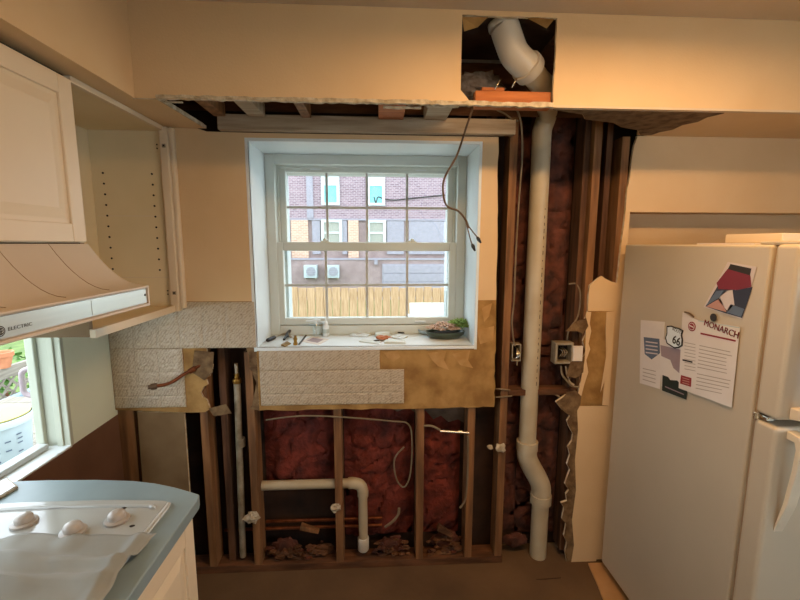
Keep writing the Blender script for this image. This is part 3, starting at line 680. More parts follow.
for k, (px, py, L, an, lb) in enumerate(((295, 555, .14, -.5, 'splintered brown wood scrap low in the bay below the horizontal drain'), (310, 528, .10, -.35, 'orange wood splinter above the bottom plate left of the drain elbow'), (318, 560, .10, .3, 'small wood scrap at the foot of the middle stud'), (385, 552, .10, .5, 'dark wood scrap under the capped drain elbow'), (440, 552, .12, .15, 'loose tan wood scrap behind the bottom plate below the sill'), (445, 530, .09, -.6, 'thin brown splinter leaning low in the narrow bay'))):
    q = PY(px, py, .06); d = Vector((math.cos(an), 0, math.sin(an)))
    w = .011+.003*(k % 3); n = Vector((-d.z, 0, d.x))
    A = q-d*L/2; B_ = q+d*L/2
    MB().hull8([A+n*w+Vector((0, -.02, 0)), A-n*w+Vector((0, -.02, 0)), A-n*w*.8+Vector((0, .015, 0)), A+n*w*.6+Vector((0, .015, 0))], [B_+n*w*.5+Vector((0, -.015, 0)), B_-n*w*.4+Vector((0, -.018, 0)), B_-n*w*.3+Vector((0, .01, 0)), B_+n*w*.3+Vector((0, .012, 0))]).build('wood_scrap', [stud_d, stud_m, stud_d][k % 3], label=lb, cat='wood')
for k, (px, py, r, m_, lb) in enumerate(((285, 545, .05, insul_d, 'crumpled dark insulation scrap low in the bay under the horizontal drain'), (325, 550, .045, stud_d, 'dark lump of debris at the foot of the middle stud'), (390, 545, .055, insul_d, 'brown insulation scrap right of the capped drain elbow'), (445, 540, .06, insul_d, 'loose brown insulation clump at the bottom of the narrow bay'), (515, 540, .05, insul_d, 'dark red insulation clump at the foot of the stack stud'))):
    q = PY(px, py, .085); MB().blob(q, r, 1.3, .35, .8, seed=k+2, amp=.5, n=18, fr=3).build('debris_scrap', m_, smooth=True, label=lb, cat='scrap')
rnd = random.Random(21)
for pa, pb, lb in ((266, 330, 'dusty demolition crumbs on the bottom plate under the horizontal drain'), (374, 411, 'dusty demolition crumbs on the bottom plate right of the capped elbow'), (428, 461, 'dusty demolition crumbs at the bottom of the narrow right bay')):
    b = MB()
    for k in range(int((pb-pa)*.9)):
        px = rnd.uniform(pa, pb); yy = rnd.uniform(.03, .085); x = PY(px, 555, yy).x; z = .05+abs(rnd.gauss(0, .03)); r = rnd.uniform(.006, .018)
        b.blob((x, yy, z), r, rnd.uniform(.7, 2.0), .8, rnd.uniform(.4, .8), seed=k, amp=.8, n=7, m=rnd.choice((0, 0, 1)))
    b.build('rubble', [stud_d, insul_d], label=lb, cat='rubble', kind='stuff')
q = PY(478, 78, -.10); MB().blob(q+Vector((0, 0, -.03)), .085, 1.25, .7, .55, seed=3, amp=.4, n=24, fr=3.5).build('insulation_lump', greyins, smooth=True, label='grey fluffy insulation lump inside the square soffit hole', cat='insulation')

# ================================================================== LEFT CABINETS
CF = -.93
HY = -.577       # joint between the range cabinet and the corner cabinet
cc = thing('corner_cabinet', (-1.1, -.29, 1.39), 'doorless cream wall cabinet with rows of shelf pin holes', 'cabinet')
MB().box(LW+.001, CF-.02, -.021, -.002, 1.392, 2.186).build('side_panel', cab_in, cc)
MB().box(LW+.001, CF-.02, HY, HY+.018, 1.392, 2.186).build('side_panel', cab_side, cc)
MB().box(LW+.001, LW+.007, HY+.018, -.021, 1.41, 2.186).build('back_panel', cab_in, cc)
MB().box(LW+.001, CF-.02, HY+.018, -.021, 1.392, 1.41).build('bottom_panel', cab_in, cc)
MB().box(LW+.001, CF-.02, HY, -.002, 2.186, 2.20).build('top_panel', cab_in, cc)
MB().box(CF-.02, CF, HY, -.04, 1.388, 1.418).build('bottom_rail', cab, cc, bevel=.002)
MB().box(CF-.02, CF, HY, -.04, 2.184, 2.203).build('top_rail', cab, cc, bevel=.002)
MB().box(CF-.02, CF+.016, -.040, -.001, 1.388, 2.20).build('stile', cab, cc, bevel=.004)
MB().box(CF+.016, CF+.036, -.03, -.001, 1.40, 2.20).build('scribe_moulding', cab, cc, bevel=.006)
for z0 in (1.475, 2.12):
    hp = MB().box(CF-.008, CF+.008, -.043, -.040, z0-.008, z0+.008).build('hinge_plate', galv, cc, bevel=.002)
    for dz in (-.008, .008): MB().lathe([(.003, -.0245), (.003, -.0212)], (CF-.038, 0, z0+dz), 8, axis='y').build('screw_hole', dark, cc)
    MB().lathe([(.004, -.0445), (.004, -.0425)], (CF, 0, z0), 8, axis='y').build('screw', dark, hp)
for k in range(10):
    for ptop, pbot in (((103, 173), (113, 269)), ((152, 174), (160, 270))):
        t = k/9; q = PY(ptop[0]+(pbot[0]-ptop[0])*t, ptop[1]+(pbot[1]-ptop[1])*t, -.0215)
        MB().lathe([(.0045, -.0022), (.0045, .0002)], q, 8, axis='y').build('pin_hole', dark, cc)
for zz in (1.545, 1.82):
    MB().box(LW+.02, CF-.03, -.0216, -.021, zz-.002, zz+.002).build('shelf_mark', cab, cc)

rc = thing('range_cabinet', (-1.1, -1.0, 1.70), 'cream wall cabinet with raised panel doors above the range hood', 'cabinet')
MB().box(LW+.001, CF-.005, -1.45, HY-.002, 1.70, 2.192).build('body', cab, rc, bevel=.002)
MB().box(LW+.001, CF-.02, -1.45, HY-.002, 2.192, 2.203).build('top_filler', dark, rc)
def panel_door(y0, y1, z0, z1, x0, parent, hinges=True, th=.02, nm='door'):
    fr = .055
    d = MB().prism([(y0, z0), (y1, z0), (y1, z1), (y0, z1)], 'x', x0, x0+th*.6)
    for a, b_, c, e in ((y0, y0+fr, z0, z1), (y1-fr, y1, z0, z1), (y0+fr, y1-fr, z0, z0+fr), (y0+fr, y1-fr, z1-fr, z1)): d.box(x0, x0+th, a, b_, c, e)
    d = d.build(nm, cab, parent, bevel=.003)
    g = fr+.012
    b = MB(); o, i_ = (y0+g, y1-g, z0+g, z1-g), (y0+g+.03, y1-g-.03, z0+g+.03, z1-g-.03)
    X0, X1 = x0+th*.6, x0+th*.95
    v = [(X0, o[0], o[2]), (X0, o[1], o[2]), (X0, o[1], o[3]), (X0, o[0], o[3]), (X1, i_[0], i_[2]), (X1, i_[1], i_[2]), (X1, i_[1], i_[3]), (X1, i_[0], i_[3])]
    b.add(v, [(0, 1, 5, 4), (1, 2, 6, 5), (2, 3, 7, 6), (3, 0, 4, 7), (4, 5, 6, 7), (3, 2, 1, 0)]).build('raised_panel', cab, d)
    if hinges:
        for z in (z0+.065, z1-.045): MB().tube([(x0+th*.5, y1+.001, z-.008), (x0+th*.5, y1+.001, z+.008)], .006, 8).build('hinge', blackp, d)
    return d
panel_door(-.985, -.598, 1.703, 2.182, CF-.004, rc)
panel_door(-1.375, -.99, 1.703, 2.182, CF-.004, rc, hinges=False)

# range hood
HX = -.75
hd_ = thing('range_hood', (-1.0, -.95, 1.50), 'cream flared range hood with a bright metal front strip', 'range hood')
prof = [(LW+.002, 1.50), (HX-.004, 1.50), (HX-.004, 1.562), (HX-.02, 1.566)]
for k in range(1, 9):
    t = k/8; prof.append((HX-.02+(CF-.008-HX+.02)*(1-(1-t)**1.0)*1.0 if False else (HX-.02)+(CF+.006-HX+.02)*t, 1.566+(1.697-1.566)*(t**1.9)))
prof += [(LW+.002, 1.697)]
b = MB(); b.prism([(p[0], p[1]) for p in prof], 'y', -1.335, HY-.004)
b.build('shell', hood_m, hd_, smooth=True)
def hoodpt(t, y): return ((HX-.02)+(CF+.006-HX+.02)*t, y, 1.566+(1.697-1.566)*(t**1.9)+.0006)
for y in (-.74, -.905, -1.07, -1.235): MB().tube([hoodpt(k/8, y) for k in range(9)], .0008, 6).build('seam', gasket, hd_)
ring_ = MB()
yy0, yy1 = -1.335, HY-.004
for a, b_, c, e in ((yy0, yy1, 1.498, 1.506), (yy0, yy1, 1.557, 1.564), (yy1-.008, yy1, 1.506, 1.557), (yy0, yy0+.008, 1.506, 1.557)): ring_.box(HX-.005, HX+.004, a, b_, c, e)
ring_.build('front_frame', hood_m, hd_, bevel=.002)
MB().box(HX-.004, HX+.0005, yy0+.012, yy1-.014, 1.510, 1.554).build('front_strip', alum, hd_)
MB().box(HX+.0004, HX+.0018, -.85, -.655, 1.512, 1.551).build('light_lens', alum, hd_, bevel=.0005)
q = PX(20.5, 326.5, HX+.001)
text('ELECTRIC', .0105, (HX+.001, q.y, q.z), (0, 1, 0), (0, 0, 1), 'lettering', ink, hd_, sx=1.3)
q = PX(0, 331.5, HX+.001); lg = MB().lathe([(.011, 0), (.011, .0012)], (HX+.0005, q.y, q.z), 20, axis='x').build('badge', ink, hd_)
MB().lathe([(.0085, 0), (.0085, .0006)], (HX+.0014, q.y, q.z), 20, axis='x').build('badge_ring', alum, lg)
MB().lathe([(.0075, 0), (.0075, .0006)], (HX+.0018, q.y, q.z), 20, axis='x').build('badge_face', ink, lg)
for sg in (-1, 1): MB().tube(spline([(HX+.0026, q.y+sg*.001, q.z-.003), (HX+.0026, q.y+sg*.0045, q.z-.002), (HX+.0026, q.y+sg*.004, q.z+.003), (HX+.0026, q.y+sg*.001, q.z+.002)], 4), .0006, 5).build('badge_swirl', alum, lg)
MB().lathe([(.004, 0), (.004, .0015)], (HX+.0005, HY-.024, 1.535), 10, axis='x').build('screw', ink, hd_)

# ================================================================== COUNTER, COOKTOP
ct = thing('base_cabinet', (-.9, -1.3, 0), 'cream base cabinet under the worktop coloured with a blue reflection', 'cabinet')
MB().box(-1.23, -.605, -1.75, -.705, .09, .874).box(-1.23, -.66, -1.75, -.72, 0, .09).build('body', cab, ct, bevel=.003)
def side_door(y0, y1, z0, z1): 
    d = panel_door(y0, y1, z0, z1, -.605, ct, hinges=False)
    for z in (z0+.07, z1-.07): MB().tube([(-.594, y1+.001, z-.008), (-.594, y1+.001, z+.008)], .005, 8).build('hinge', blackp, d)
side_door(-1.14, -.735, .11, .845); side_door(-1.56, -1.15, .11, .845)
poly = [(-1.262, -.628), (-1.20, -.613), (-1.10, -.612), (-.95, -.617), (-.82, -.63), (-.74, -.648), (-.67, -.672), (-.61, -.698), (-.568, -.718), (-.562, -.74), (-.562, -1.80), (-1.262, -1.80)]
MB().prism(poly, 'z', .876, .914, 0, 1).build('worktop', [lam, lam_e], bevel=.004, label='white laminate worktop coloured with its blue window reflection, with a bowed far edge', cat='worktop')
ck = thing('cooktop', (-.87, -1.1, .914), 'white enamel cooktop with three pale knobs set in the worktop', 'cooktop')
cpoly = [(-1.20, -.748), (-1.0, -.742), (-.80, -.745), (-.66, -.755), (-.632, -.765), (-.626, -.79), (-.626, -1.50), (-1.20, -1.50)]
MB().prism(cpoly, 'z', .914, .922).build('pan', enam, ck, bevel=.004, seg=3)
rim = spline([(-1.19, -.785, .9225), (-1.0, -.776, .9225), (-.82, -.777, .9225), (-.70, -.783, .9225), (-.672, -.79, .9225), (-.668, -.80, .9225)], 6)
MB().tube(rim, [.0075]*len(rim), 10).build('rim', enam, ck, smooth=True)
MB().tube([(-.637, -.775, .9225), (-.637, -1.48, .9225)], .0045, 10).build('rim', enam, ck, smooth=True)
for px, py in ((24, 521), (73, 530), (117, 518)):
    q = PZ(px, py, .93)
    kb = MB().lathe([(.030, 0), (.032, .003), (.031, .007), (.022, .009)], (q.x, q.y, .922), 24).build('knob', knob_m, ck, smooth=True)
    MB().lathe([(.022, .008), (.0215, .020), (.018, .026), (.009, .029), (0.001, .0295)], (q.x, q.y, .922), 24).build('knob_cap', knob_m, kb, smooth=True)
for px, py in ((124, 508), (132, 526)):
    q = PZ(px, py, .9225); MB().blob(q, .006, 1.2, .9, .25, seed=px, amp=.4, n=10).build('grease_spot', dark, ck)
# protective paper
def psheet(u, v):
    xl, xr = -1.24, -.600
    yf = -.905-.006*math.sin(u*9)-.006*noise.noise(Vector((u*7, 1, 2)))-.02*max(0, 1-u*2)
    if u > .93: yf -= .0
    x = xl+(xr-xl)*u-.006*max(0, u-.85)*6.6*max(0, min(1, (v-.03)*12))
    y = yf-v*.62
    z = .9255+.016*max(0, noise.noise(Vector((x*5+1, y*9, 3))))+.010*max(0, noise.noise(Vector((x*13, y*22, 7))))+.022*math.exp(-((v-.13-.05*u)/.035)**2)*(.5+.5*u)+.016*math.exp(-((v-.30+.06*u)/.03)**2)+.014*math.exp(-((v-.50+.05*u)/.04)**2)
    z += .008*math.exp(-((x+.637)/.014)**2)
    return (x, y, z)
MB().grid(psheet, 60, 60).build('paper_sheet', paper, smooth=True, solid=.0006, recalc=False, label='crumpled cream protective paper draped over the cooktop', cat='paper')
# small tablet-like slab at the far left
q = [PZ(*a, .916) for a in ((-14, 489), (8, 479.5), (18.5, 488), (0, 499.5), (-14, 507))]
tb = thing('slim_tablet', q[2], 'slim grey-edged slab at the far left end of the worktop', 'tablet')
MB().prism([(p.x, p.y) for p in q], 'z', .9145, .924).build('case', galv, tb, bevel=.003)
cq = sum(q, Vector())/5
MB().prism([(p.x+(cq.x-p.x)*.16, p.y+(cq.y-p.y)*.16) for p in q], 'z', .9242, .926).build('top_face', sill_m, tb)

# ================================================================== REFRIGERATOR
FX0, FX1 = 1.168, 1.93
fr_ = thing('refrigerator', ((FX0+FX1)/2, -.42, .0), 'large off-white top-freezer refrigerator with flyers on its side', 'refrigerator')
MB().box(FX0, FX1, -.782, -.05, .045, 1.700).build('body', fridge_m, fr_, bevel=.008, seg=3)
MB().box(FX0+.03, FX1-.03, -.77, -.08, .0, .045).build('base', dark, fr_)
MB().box(FX0+.012, FX1-.012, -.794, -.782, .10, 1.69).build('gasket', gasket, fr_)
MB().box(FX0-.002, FX1, -.866, -.794, 1.187, 1.702).build('freezer_door', fridge_m, fr_, bevel=.012, seg=4)
MB().box(FX0-.002, FX1, -.866, -.794, .09, 1.166).build('fridge_door', fridge_m, fr_, bevel=.012, seg=4)
MB().box(FX0+.004, FX0+.03, -.83, -.785, 1.170, 1.183).tube([(FX0-.001, -.80, 1.165), (FX0-.001, -.80, 1.188)], .008, 10).build('middle_hinge', chrome, fr_, bevel=.002)
MB().box(FX0+.01, FX0+.10, -.86, -.73, 1.701, 1.712).build('top_hinge_cover', fridge_m, fr_, bevel=.004)
hx = FX0+.045
he = PY(761, 533, -.868)
def bow(z0, z1, name):
    b = MB()
    L = z1-z0
    prof = [(-.866, z0), (-.905, z0+.02*L), (-.912, z0+.10*L), (-.908, z0+.35*L), (-.895, z0+.68*L), (-.866, z1), (-.866, z1-.06*L), (-.882, z0+.68*L), (-.893, z0+.35*L), (-.896, z0+.14*L), (-.890, z0+.08*L), (-.866, z0+.08*L)]
    b.prism(prof, 'x', hx-.012, hx+.02)
    return b.build(name, hand_m, fr_, bevel=.004)
bow(1.158, he.z, 'handle'); bow(1.192, 1.66, 'handle')

# things held on the side
SX = FX0-.0012
def side_pts(*pp): return [(PX(a, b_, SX).y, PX(a, b_, SX).z) for a, b_ in pp]
def on_side(name, pp, m, label, cat, th=.0012, lift=0.0):
    pts = side_pts(*pp); ys = [p[0] for p in pts]; zs = [p[1] for p in pts]
    t = thing(name, (SX, sum(ys)/len(ys), min(zs)), label, cat)
    MB().prism(pts, 'x', SX-lift-th, SX-lift).build('sheet', m, t)
    t['_x'] = SX-lift-th
    return t, SX-lift-th
def patch(t, x, pp, m, nm='print', th=.0003): return MB().prism(side_pts(*pp), 'x', x-th, x-.00005).build(nm, m, t)
def side_text(t, x, s, px, py, size, m, nm='lettering', sx=1.0, bold=0, tilt=0):
    q = PX(px, py, x-.0006); return text(s, size, (x-.0006, q.y, q.z), (0, -math.cos(tilt), math.sin(tilt)), (0, math.sin(tilt), math.cos(tilt)), nm, m, t, bold=bold, sx=sx)
t, x = on_side('photo_print', ((728, 262), (757, 267), (742.5, 319), (704, 307)), palep, 'colour photo print stuck near the top of the refrigerator side', 'photo')
patch(t, x, ((706, 306.5), (718, 286), (736, 290), (753, 287), (742.5, 318), (725, 313)), navyp); x -= .0003
patch(t, x, ((731, 264), (752, 268.5), (750.5, 275.5), (728, 269.5)), ink)
patch(t, x-.0003, ((728, 269), (751, 275.5), (752, 287), (738, 290), (719, 289), (717, 283)), maroonp)
patch(t, x-.0003, ((724, 291), (733, 290), (735, 305), (728, 311), (719, 300)), palep)
patch(t, x-.0003, ((717, 291), (729, 290), (719, 298), (706, 306)), bluep)
patch(t, x-.0003, ((706.5, 306.5), (721, 298), (727, 312)), skinp)
patch(t, x-.0003, ((727, 312), (731, 304), (745, 309), (741.5, 317)), bluep)
t, x = on_side('shield_leaflet', ((641, 320), (665, 322), (660, 389), (640, 383)), paperw, 'cream leaflet with a slate blue shield near the fridge edge', 'leaflet')
patch(t, x, ((644, 337), (661, 339), (660.5, 353), (652, 359.5), (645, 354)), bluep)
for k in range(4): patch(t, x-.0003, ((646, 341+3.6*k), (658, 342.6+3.6*k), (658, 343.8+3.6*k), (646, 342.2+3.6*k)), palep)
for k in range(4): patch(t, x, ((643, 368+3.6*k), (656, 371+3.9*k), (656, 371.8+3.9*k), (643, 368.8+3.6*k)), greyp)
t, x = on_side('map_leaflet', ((660, 338), (684, 346), (683, 392), (662, 386)), paperw, 'cream leaflet with a mauve map shape beside the shield leaflet', 'leaflet', lift=.0014)
patch(t, x, ((661, 345), (683, 350), (681, 374), (674, 368), (671, 360), (662, 356)), mauve)
t, x = on_side('skyline_magnet', ((663.5, 375), (669, 377), (671, 380), (678, 380.5), (681, 384), (688, 390), (687, 399.5), (663, 390.5)), greenp, 'dark green magnet with a notched skyline top', 'magnet', lift=.003)
patch(t, x, ((666, 386), (685, 394), (685, 395), (666, 387)), mauve)
t, x = on_side('flyer', ((684, 312), (699, 320), (741.5, 327), (733, 407.5), (680, 388)), paperw, 'large printed flyer headed MONARCH on the refrigerator side', 'flyer', lift=.0045)
patch(t, x, ((699.5, 320.3), (741.3, 327.3), (741.1, 328.2), (699.5, 321.2)), tealp)
q = PX(713.5, 317.5, x); MB().lathe([(.014, -.0012), (.014, 0)], (x, q.y, q.z), 20, axis='x').build('round_mark', ink, t)
for dx in (-.22, 0, .22): side_text(t, x, 'MONARCH', 720.6+dx, 329, .031, redp, sx=.93, tilt=-.11)
patch(t, x, ((702, 332.5), (737.5, 340), (737.2, 341.8), (702, 334.3)), redp)
for k in range(12):
    yy = 345+3.6*k+(3 if k > 6 else 0); w_ = random.uniform(26, 34)
    patch(t, x, ((701-k*.35, yy), (701-k*.35+w_, yy+7.2*w_/34), (701-k*.35+w_, yy+7.9*w_/34+.2), (701-k*.35, yy+.9)), greyp, 'text_line')
for k in range(9):
    yy = 342+3.3*k; patch(t, x, ((686, yy), (697, yy+2.2), (697, yy+2.9), (686, yy+.7)), greyp, 'text_line')
patch(t, x, ((684, 359), (694, 361.3), (694, 363), (684, 360.7)), ink, 'text_line')
patch(t, x, ((682.5, 375), (693, 378), (692.5, 387), (681.5, 383.5)), redp, 'red_box')
for k in range(3): patch(t, x-.0003, ((684, 377.3+2.4*k), (691, 379.3+2.4*k), (691, 380.1+2.4*k), (684, 378.1+2.4*k)), skinp, 'text_line')
q = PX(692, 326.5, x); lg = MB().lathe([(.018, -.001), (.018, 0)], (x, q.y, q.z), 24, axis='x').build('round_logo', redp, t)
MB().lathe([(.0135, -.0004), (.0135, 0)], (x-.001, q.y, q.z), 24, axis='x').build('logo_ring', paperw, lg)
MB().lathe([(.0115, -.0004), (.0115, 0)], (x-.0014, q.y, q.z), 24, axis='x').build('logo_face', redp, lg)
MB().prism([(q.y-.010, q.z-.003), (q.y+.010, q.z+.000), (q.y+.010, q.z+.004), (q.y-.010, q.z+.001)], 'x', x-.0022, x-.0018).build('logo_bar', paperw, lg)
q = PX(690, 313.5, x)
MB().tube(spline([(x-.001, PX(685, 312, x).y, PX(685, 312, x).z), (x-.001, q.y, q.z), (x-.001, PX(694, 317, x).y, PX(694, 317, x).z)], 5), .0028, 6).build('scroll_mark', wire_b, t, smooth=True)
# route shield magnet
shp = ((669, 326), (673, 325.5), (677, 327), (681, 328), (685.5, 330.5), (684, 335), (685, 340), (684.5, 346), (681, 348), (677, 348.5), (674.5, 347), (669, 343.5), (667.5, 338), (669, 333))
t, x = on_side('route_magnet', shp, ink, 'black and white ROUTE 66 shield magnet beside the flyer', 'magnet', th=.003, lift=.0072)
cx_ = sum(p[0] for p in shp)/len(shp); cy_ = sum(p[1] for p in shp)/len(shp)
patch(t, x, [(p[0]+(cx_-p[0])*.12, p[1]+(cy_-p[1])*.12) for p in shp], sill_m, 'shield_face')
side_text(t, x-.0003, '66', 676.3, 341, .046, ink, bold=.001, sx=.95, tilt=-.12)
side_text(t, x-.0003, 'ROUTE', 677.2, 331, .017, ink, sx=1.0, tilt=-.14)
# on top of the refrigerator
MB().prism([(1.20, -.45), (1.55, -.42), (1.56, -.72), (1.19, -.70)], 'z', 1.7005, 1.706).build('cardboard_sheet', paperw, label='thin flat sheet lying on top of the refrigerator', cat='sheet')
MB().box(1.30, 1.75, -.68, -.46, 1.7065, 1.738).build('carton', cab, bevel=.003, label='low cream carton lying on top of the refrigerator', cat='box')

# ================================================================== THINGS ON THE SILL
Zs = WZ0
def S(px, py): return PZ(px, py, Zs)
# screwdriver
sd = thing('screwdriver', S(270, 341), 'black handled screwdriver at the left end of the sill', 'tool')
a, c, e = S(267, 342.5)+Vector((0, 0, .010)), S(275, 339)+Vector((0, 0, .010)), S(282, 336.5)+Vector((0, 0, .010))
MB().tube([a, a+(c-a)*.1, c+(a-c)*.1, c], [.006, .010, .010, .007], 12).build('handle', blackp, sd, smooth=True)
MB().tube([c, e], .004, 8).build('shaft', galv, sd, smooth=True)
pl = thing('pliers', S(287, 338), 'small dark pliers with grey jaws on the sill', 'tool')
a, c = S(283, 340)+Vector((0, 0, .008)), S(292, 333.5)+Vector((0, 0, .03))
MB().tube([S(284, 341)+Vector((0, 0, .008)), S(288, 337)+Vector((0, 0, .02)), c], [.006, .010, .006], 8).build('handle', blackp, pl, smooth=True)
MB().tube([S(281, 337)+Vector((0, 0, .012)), S(288, 337)+Vector((0, 0, .02)), S(291, 339)+Vector((0, 0, .010))], [.005, .009, .006], 8).build('handle', galv, pl, smooth=True)
MB().lathe([(.012, 0), (.012, .006)], S(287, 339)+Vector((0, 0, .012)), 12).build('pivot', blackp, pl, smooth=True)
q = S(295.5, 345)
br_ = thing('brass_fitting', q, 'small upright brass fitting beside the tools on the sill', 'fitting')
MB().lathe([(.011, 0), (.011, .012), (.008, .013), (.008, .026)], q, 14).build('body', brass, br_, smooth=True)
MB().lathe([(.010, .026), (.010, .034), (.006, .040), (.006, .048)], q, 6).build('nut', brass, br_)
MB().prism([(S(*p).x, S(*p).y) for p in ((281, 345.5), (287, 342), (291, 344), (285, 347))], 'z', Zs, Zs+.005).build('brass_plate', brass, label='flat brass scrap lying before the pliers', cat='scrap')
pp = thing('leaflet', S(318, 341), 'folded leaflet with pink print lying on the sill', 'paper')
cs_ = [S(*p) for p in ((301, 341.5), (312, 336.5), (329, 339.5), (319, 345))]
MB().prism([(p.x, p.y) for p in cs_], 'z', Zs, Zs+.0018).build('sheet', paperw, pp)
cm = sum(cs_, Vector())/4
MB().prism([(cm.x+(p.x-cm.x)*.6, cm.y+(p.y-cm.y)*.6) for p in cs_], 'z', Zs+.0019, Zs+.0023).build('print', mauve, pp)
MB().tube([S(299, 345)+Vector((0, 0, .004)), S(306, 336)+Vector((0, 0, .004))], .004, 8).build('pencil', blackp, smooth=True, label='dark pencil lying beside the pink printed leaflet', cat='pencil')
# pump bottle (clear) and white squeeze bottle
q = S(316.5, 336)
pb = thing('pump_bottle', q, 'clear pump bottle with a long white nozzle on the sill', 'bottle')
MB().lathe([(.017, 0), (.019, .004), (.019, .045), (.012, .060), (.009, .066)], q, 20).build('body', clearp, pb, smooth=True)
MB().lathe([(.011, .066), (.011, .078), (.006, .080), (.006, .090)], q, 16).build('collar', sill_m, pb, smooth=True)
MB().tube([q+Vector((.022, 0, .085)), q+Vector((-.055, 0, .082))], [.007, .004], 10).build('nozzle', sill_m, pb, smooth=True)
q = S(326, 336)
sb = thing('squeeze_bottle', q, 'small white squeeze bottle with a tapered tip on the sill', 'bottle')
MB().lathe([(.016, 0), (.018, .004), (.018, .052), (.013, .062)], q, 20).build('body', sill_m, sb, smooth=True)
MB().lathe([(.0185, .018), (.0185, .040)], q, 20).build('label_band', tealp, sb, smooth=True)
MB().lathe([(.012, .062), (.012, .070), (.005, .078), (.003, .098)], q, 16).build('tip', sill_m, sb, smooth=True)
# pale cover plates and paper in the middle
def plate(name, pp, h, m, label, cat, z0=0.0, hole=False):
    P = [S(*p) for p in pp]; c = sum(P, Vector())/len(P)
    t = thing(name, (c.x, c.y, Zs+z0), label, cat)
    MB().prism([(p.x, p.y) for p in P], 'z', Zs+z0, Zs+z0+h).build('plate', m, t, bevel=.0015)
    if hole: MB().prism([(c.x+(p.x-c.x)*.4, c.y+(p.y-c.y)*.4) for p in P], 'z', Zs+z0+h, Zs+z0+h+.003).build('toggle', m, t, bevel=.001)
    return t
plate('cover_plate', ((350, 336), (358, 333), (372, 334), (366, 337.5)), .010, sill_m, 'white oval-cornered cover plate leftmost in the pile on the sill', 'cover plate', hole=True)
plate('cover_plate', ((359, 342), (362, 340), (381, 342), (379, 344.5)), .006, white_w, 'white switch plate lying in front in the sill pile', 'cover plate')
plate('cover_plate', ((375, 336), (389, 333.5), (390, 336), (377, 338.5)), .022, white_w, 'tall-edged white plate at the back of the sill pile', 'cover plate')
plate('cover_plate', ((390, 338), (398, 334.5), (408, 337), (402, 340)), .008, sill_m, 'white cover plate at the right of the sill pile', 'cover plate', hole=True)
plate('cover_plate', ((384, 343.5), (386, 341), (405, 341.5), (405, 344)), .010, white_w, 'white switch plate lying front right in the sill pile', 'cover plate')
q = S(383, 340); MB().blob(q+Vector((0, 0, .012)), .026, 1.3, .9, .4, seed=11, amp=.7, n=14).build('leaf_scrap', terra, label='rust brown dried scrap in the middle of the sill pile', cat='scrap')
q = S(377, 342); MB().blob(q+Vector((0, 0, .006)), .013, 1.2, .9, .4, seed=12, amp=.7, n=10).build('leaf_scrap', soil, label='dark dried crumb between the white plates on the sill', cat='scrap')
MB().tube([S(398, 335)+Vector((0, 0, .014)), S(406, 334)+Vector((0, 0, .006))], .004, 8).build('bolt', blackp, smooth=True, label='short black bolt behind the white plates on the sill', cat='bolt')
# planter
q = S(445, 338); q = Vector((q.x, q.y, Zs))
pn = thing('succulent_planter', q, 'dark green dish planted with rosy and green succulents', 'planter')
sxx = 1.75
def ell(prof, m, nm, n=32):
    b = MB(); b.lathe(prof, (0, 0, 0), n)
    for v in b.v: v.x = v.x*sxx+q.x; v.y += q.y; v.z += q.z
    return b.build(nm, m, pn, smooth=True)
ell([(.030, 0), (.045, .004), (.056, .022), (.060, .038), (.056, .038), (.050, .024), (.02, .02)], bowl_m, 'dish')
ell([(.054, .022), (.040, .029), (.01, .031)], soil, 'soil')
def rosette(c, r, m, seed, n=14):
    rnd = random.Random(seed); b = MB()
    for k in range(n):
        w = k*2.399; t = k/n; L = r*(1-.5*t); el = .25+1.0*t
        d = Vector((math.cos(w)*math.cos(el), math.sin(w)*math.cos(el), math.sin(el))); sd_ = Vector((-math.sin(w), math.cos(w), 0)); u = d.cross(sd_)*-1
        p0 = Vector(c); wd = L*.28
        v = [p0, p0+d*L*.6+sd_*wd+u*.004, p0+d*L*.6-sd_*wd+u*.004, p0+d*L+u*.006, p0+d*L*.55-u*.005]
        b.add(v, [(0, 1, 4), (0, 4, 2), (4, 1, 3), (4, 3, 2), (0, 2, 3, 1)])
    return b.build('rosette', m, pn)
rr = random.Random(4)
for k, (dx, dy, dz, r) in enumerate([(-.05, -.02, .035, .030), (-.025, -.032, .032, .026), (0, -.02, .045, .036), (.02, -.035, .034, .026), (.028, -.005, .046, .032), (-.012, .012, .050, .036), (-.045, .015, .040, .028), (.045, -.028, .036, .022), (-.07, -.005, .036, .022)]):
    rosette(q+Vector((dx*1.2, dy, dz+.016)), r*1.35, succ, k, 18)
for k, (dx, dy, dz, r) in enumerate([(.06, 0, .05, .045), (.075, -.02, .04, .04), (.075, .018, .055, .045), (.05, .022, .05, .04)]):
    rosette(q+Vector((dx*1.15, dy, dz+.020)), r*1.3, succ_g, 20+k, 20)
ss = S(424, 334); b = MB(); b.lathe([(.012, 0), (.02, .003), (.034, .02), (.036, .03), (.032, .03), (.02, .008), (.004, .005)], (ss.x, ss.y, Zs), 24)
b.build('small_dish', bucket_m, smooth=True, label='small white dish behind the succulent planter', cat='dish')

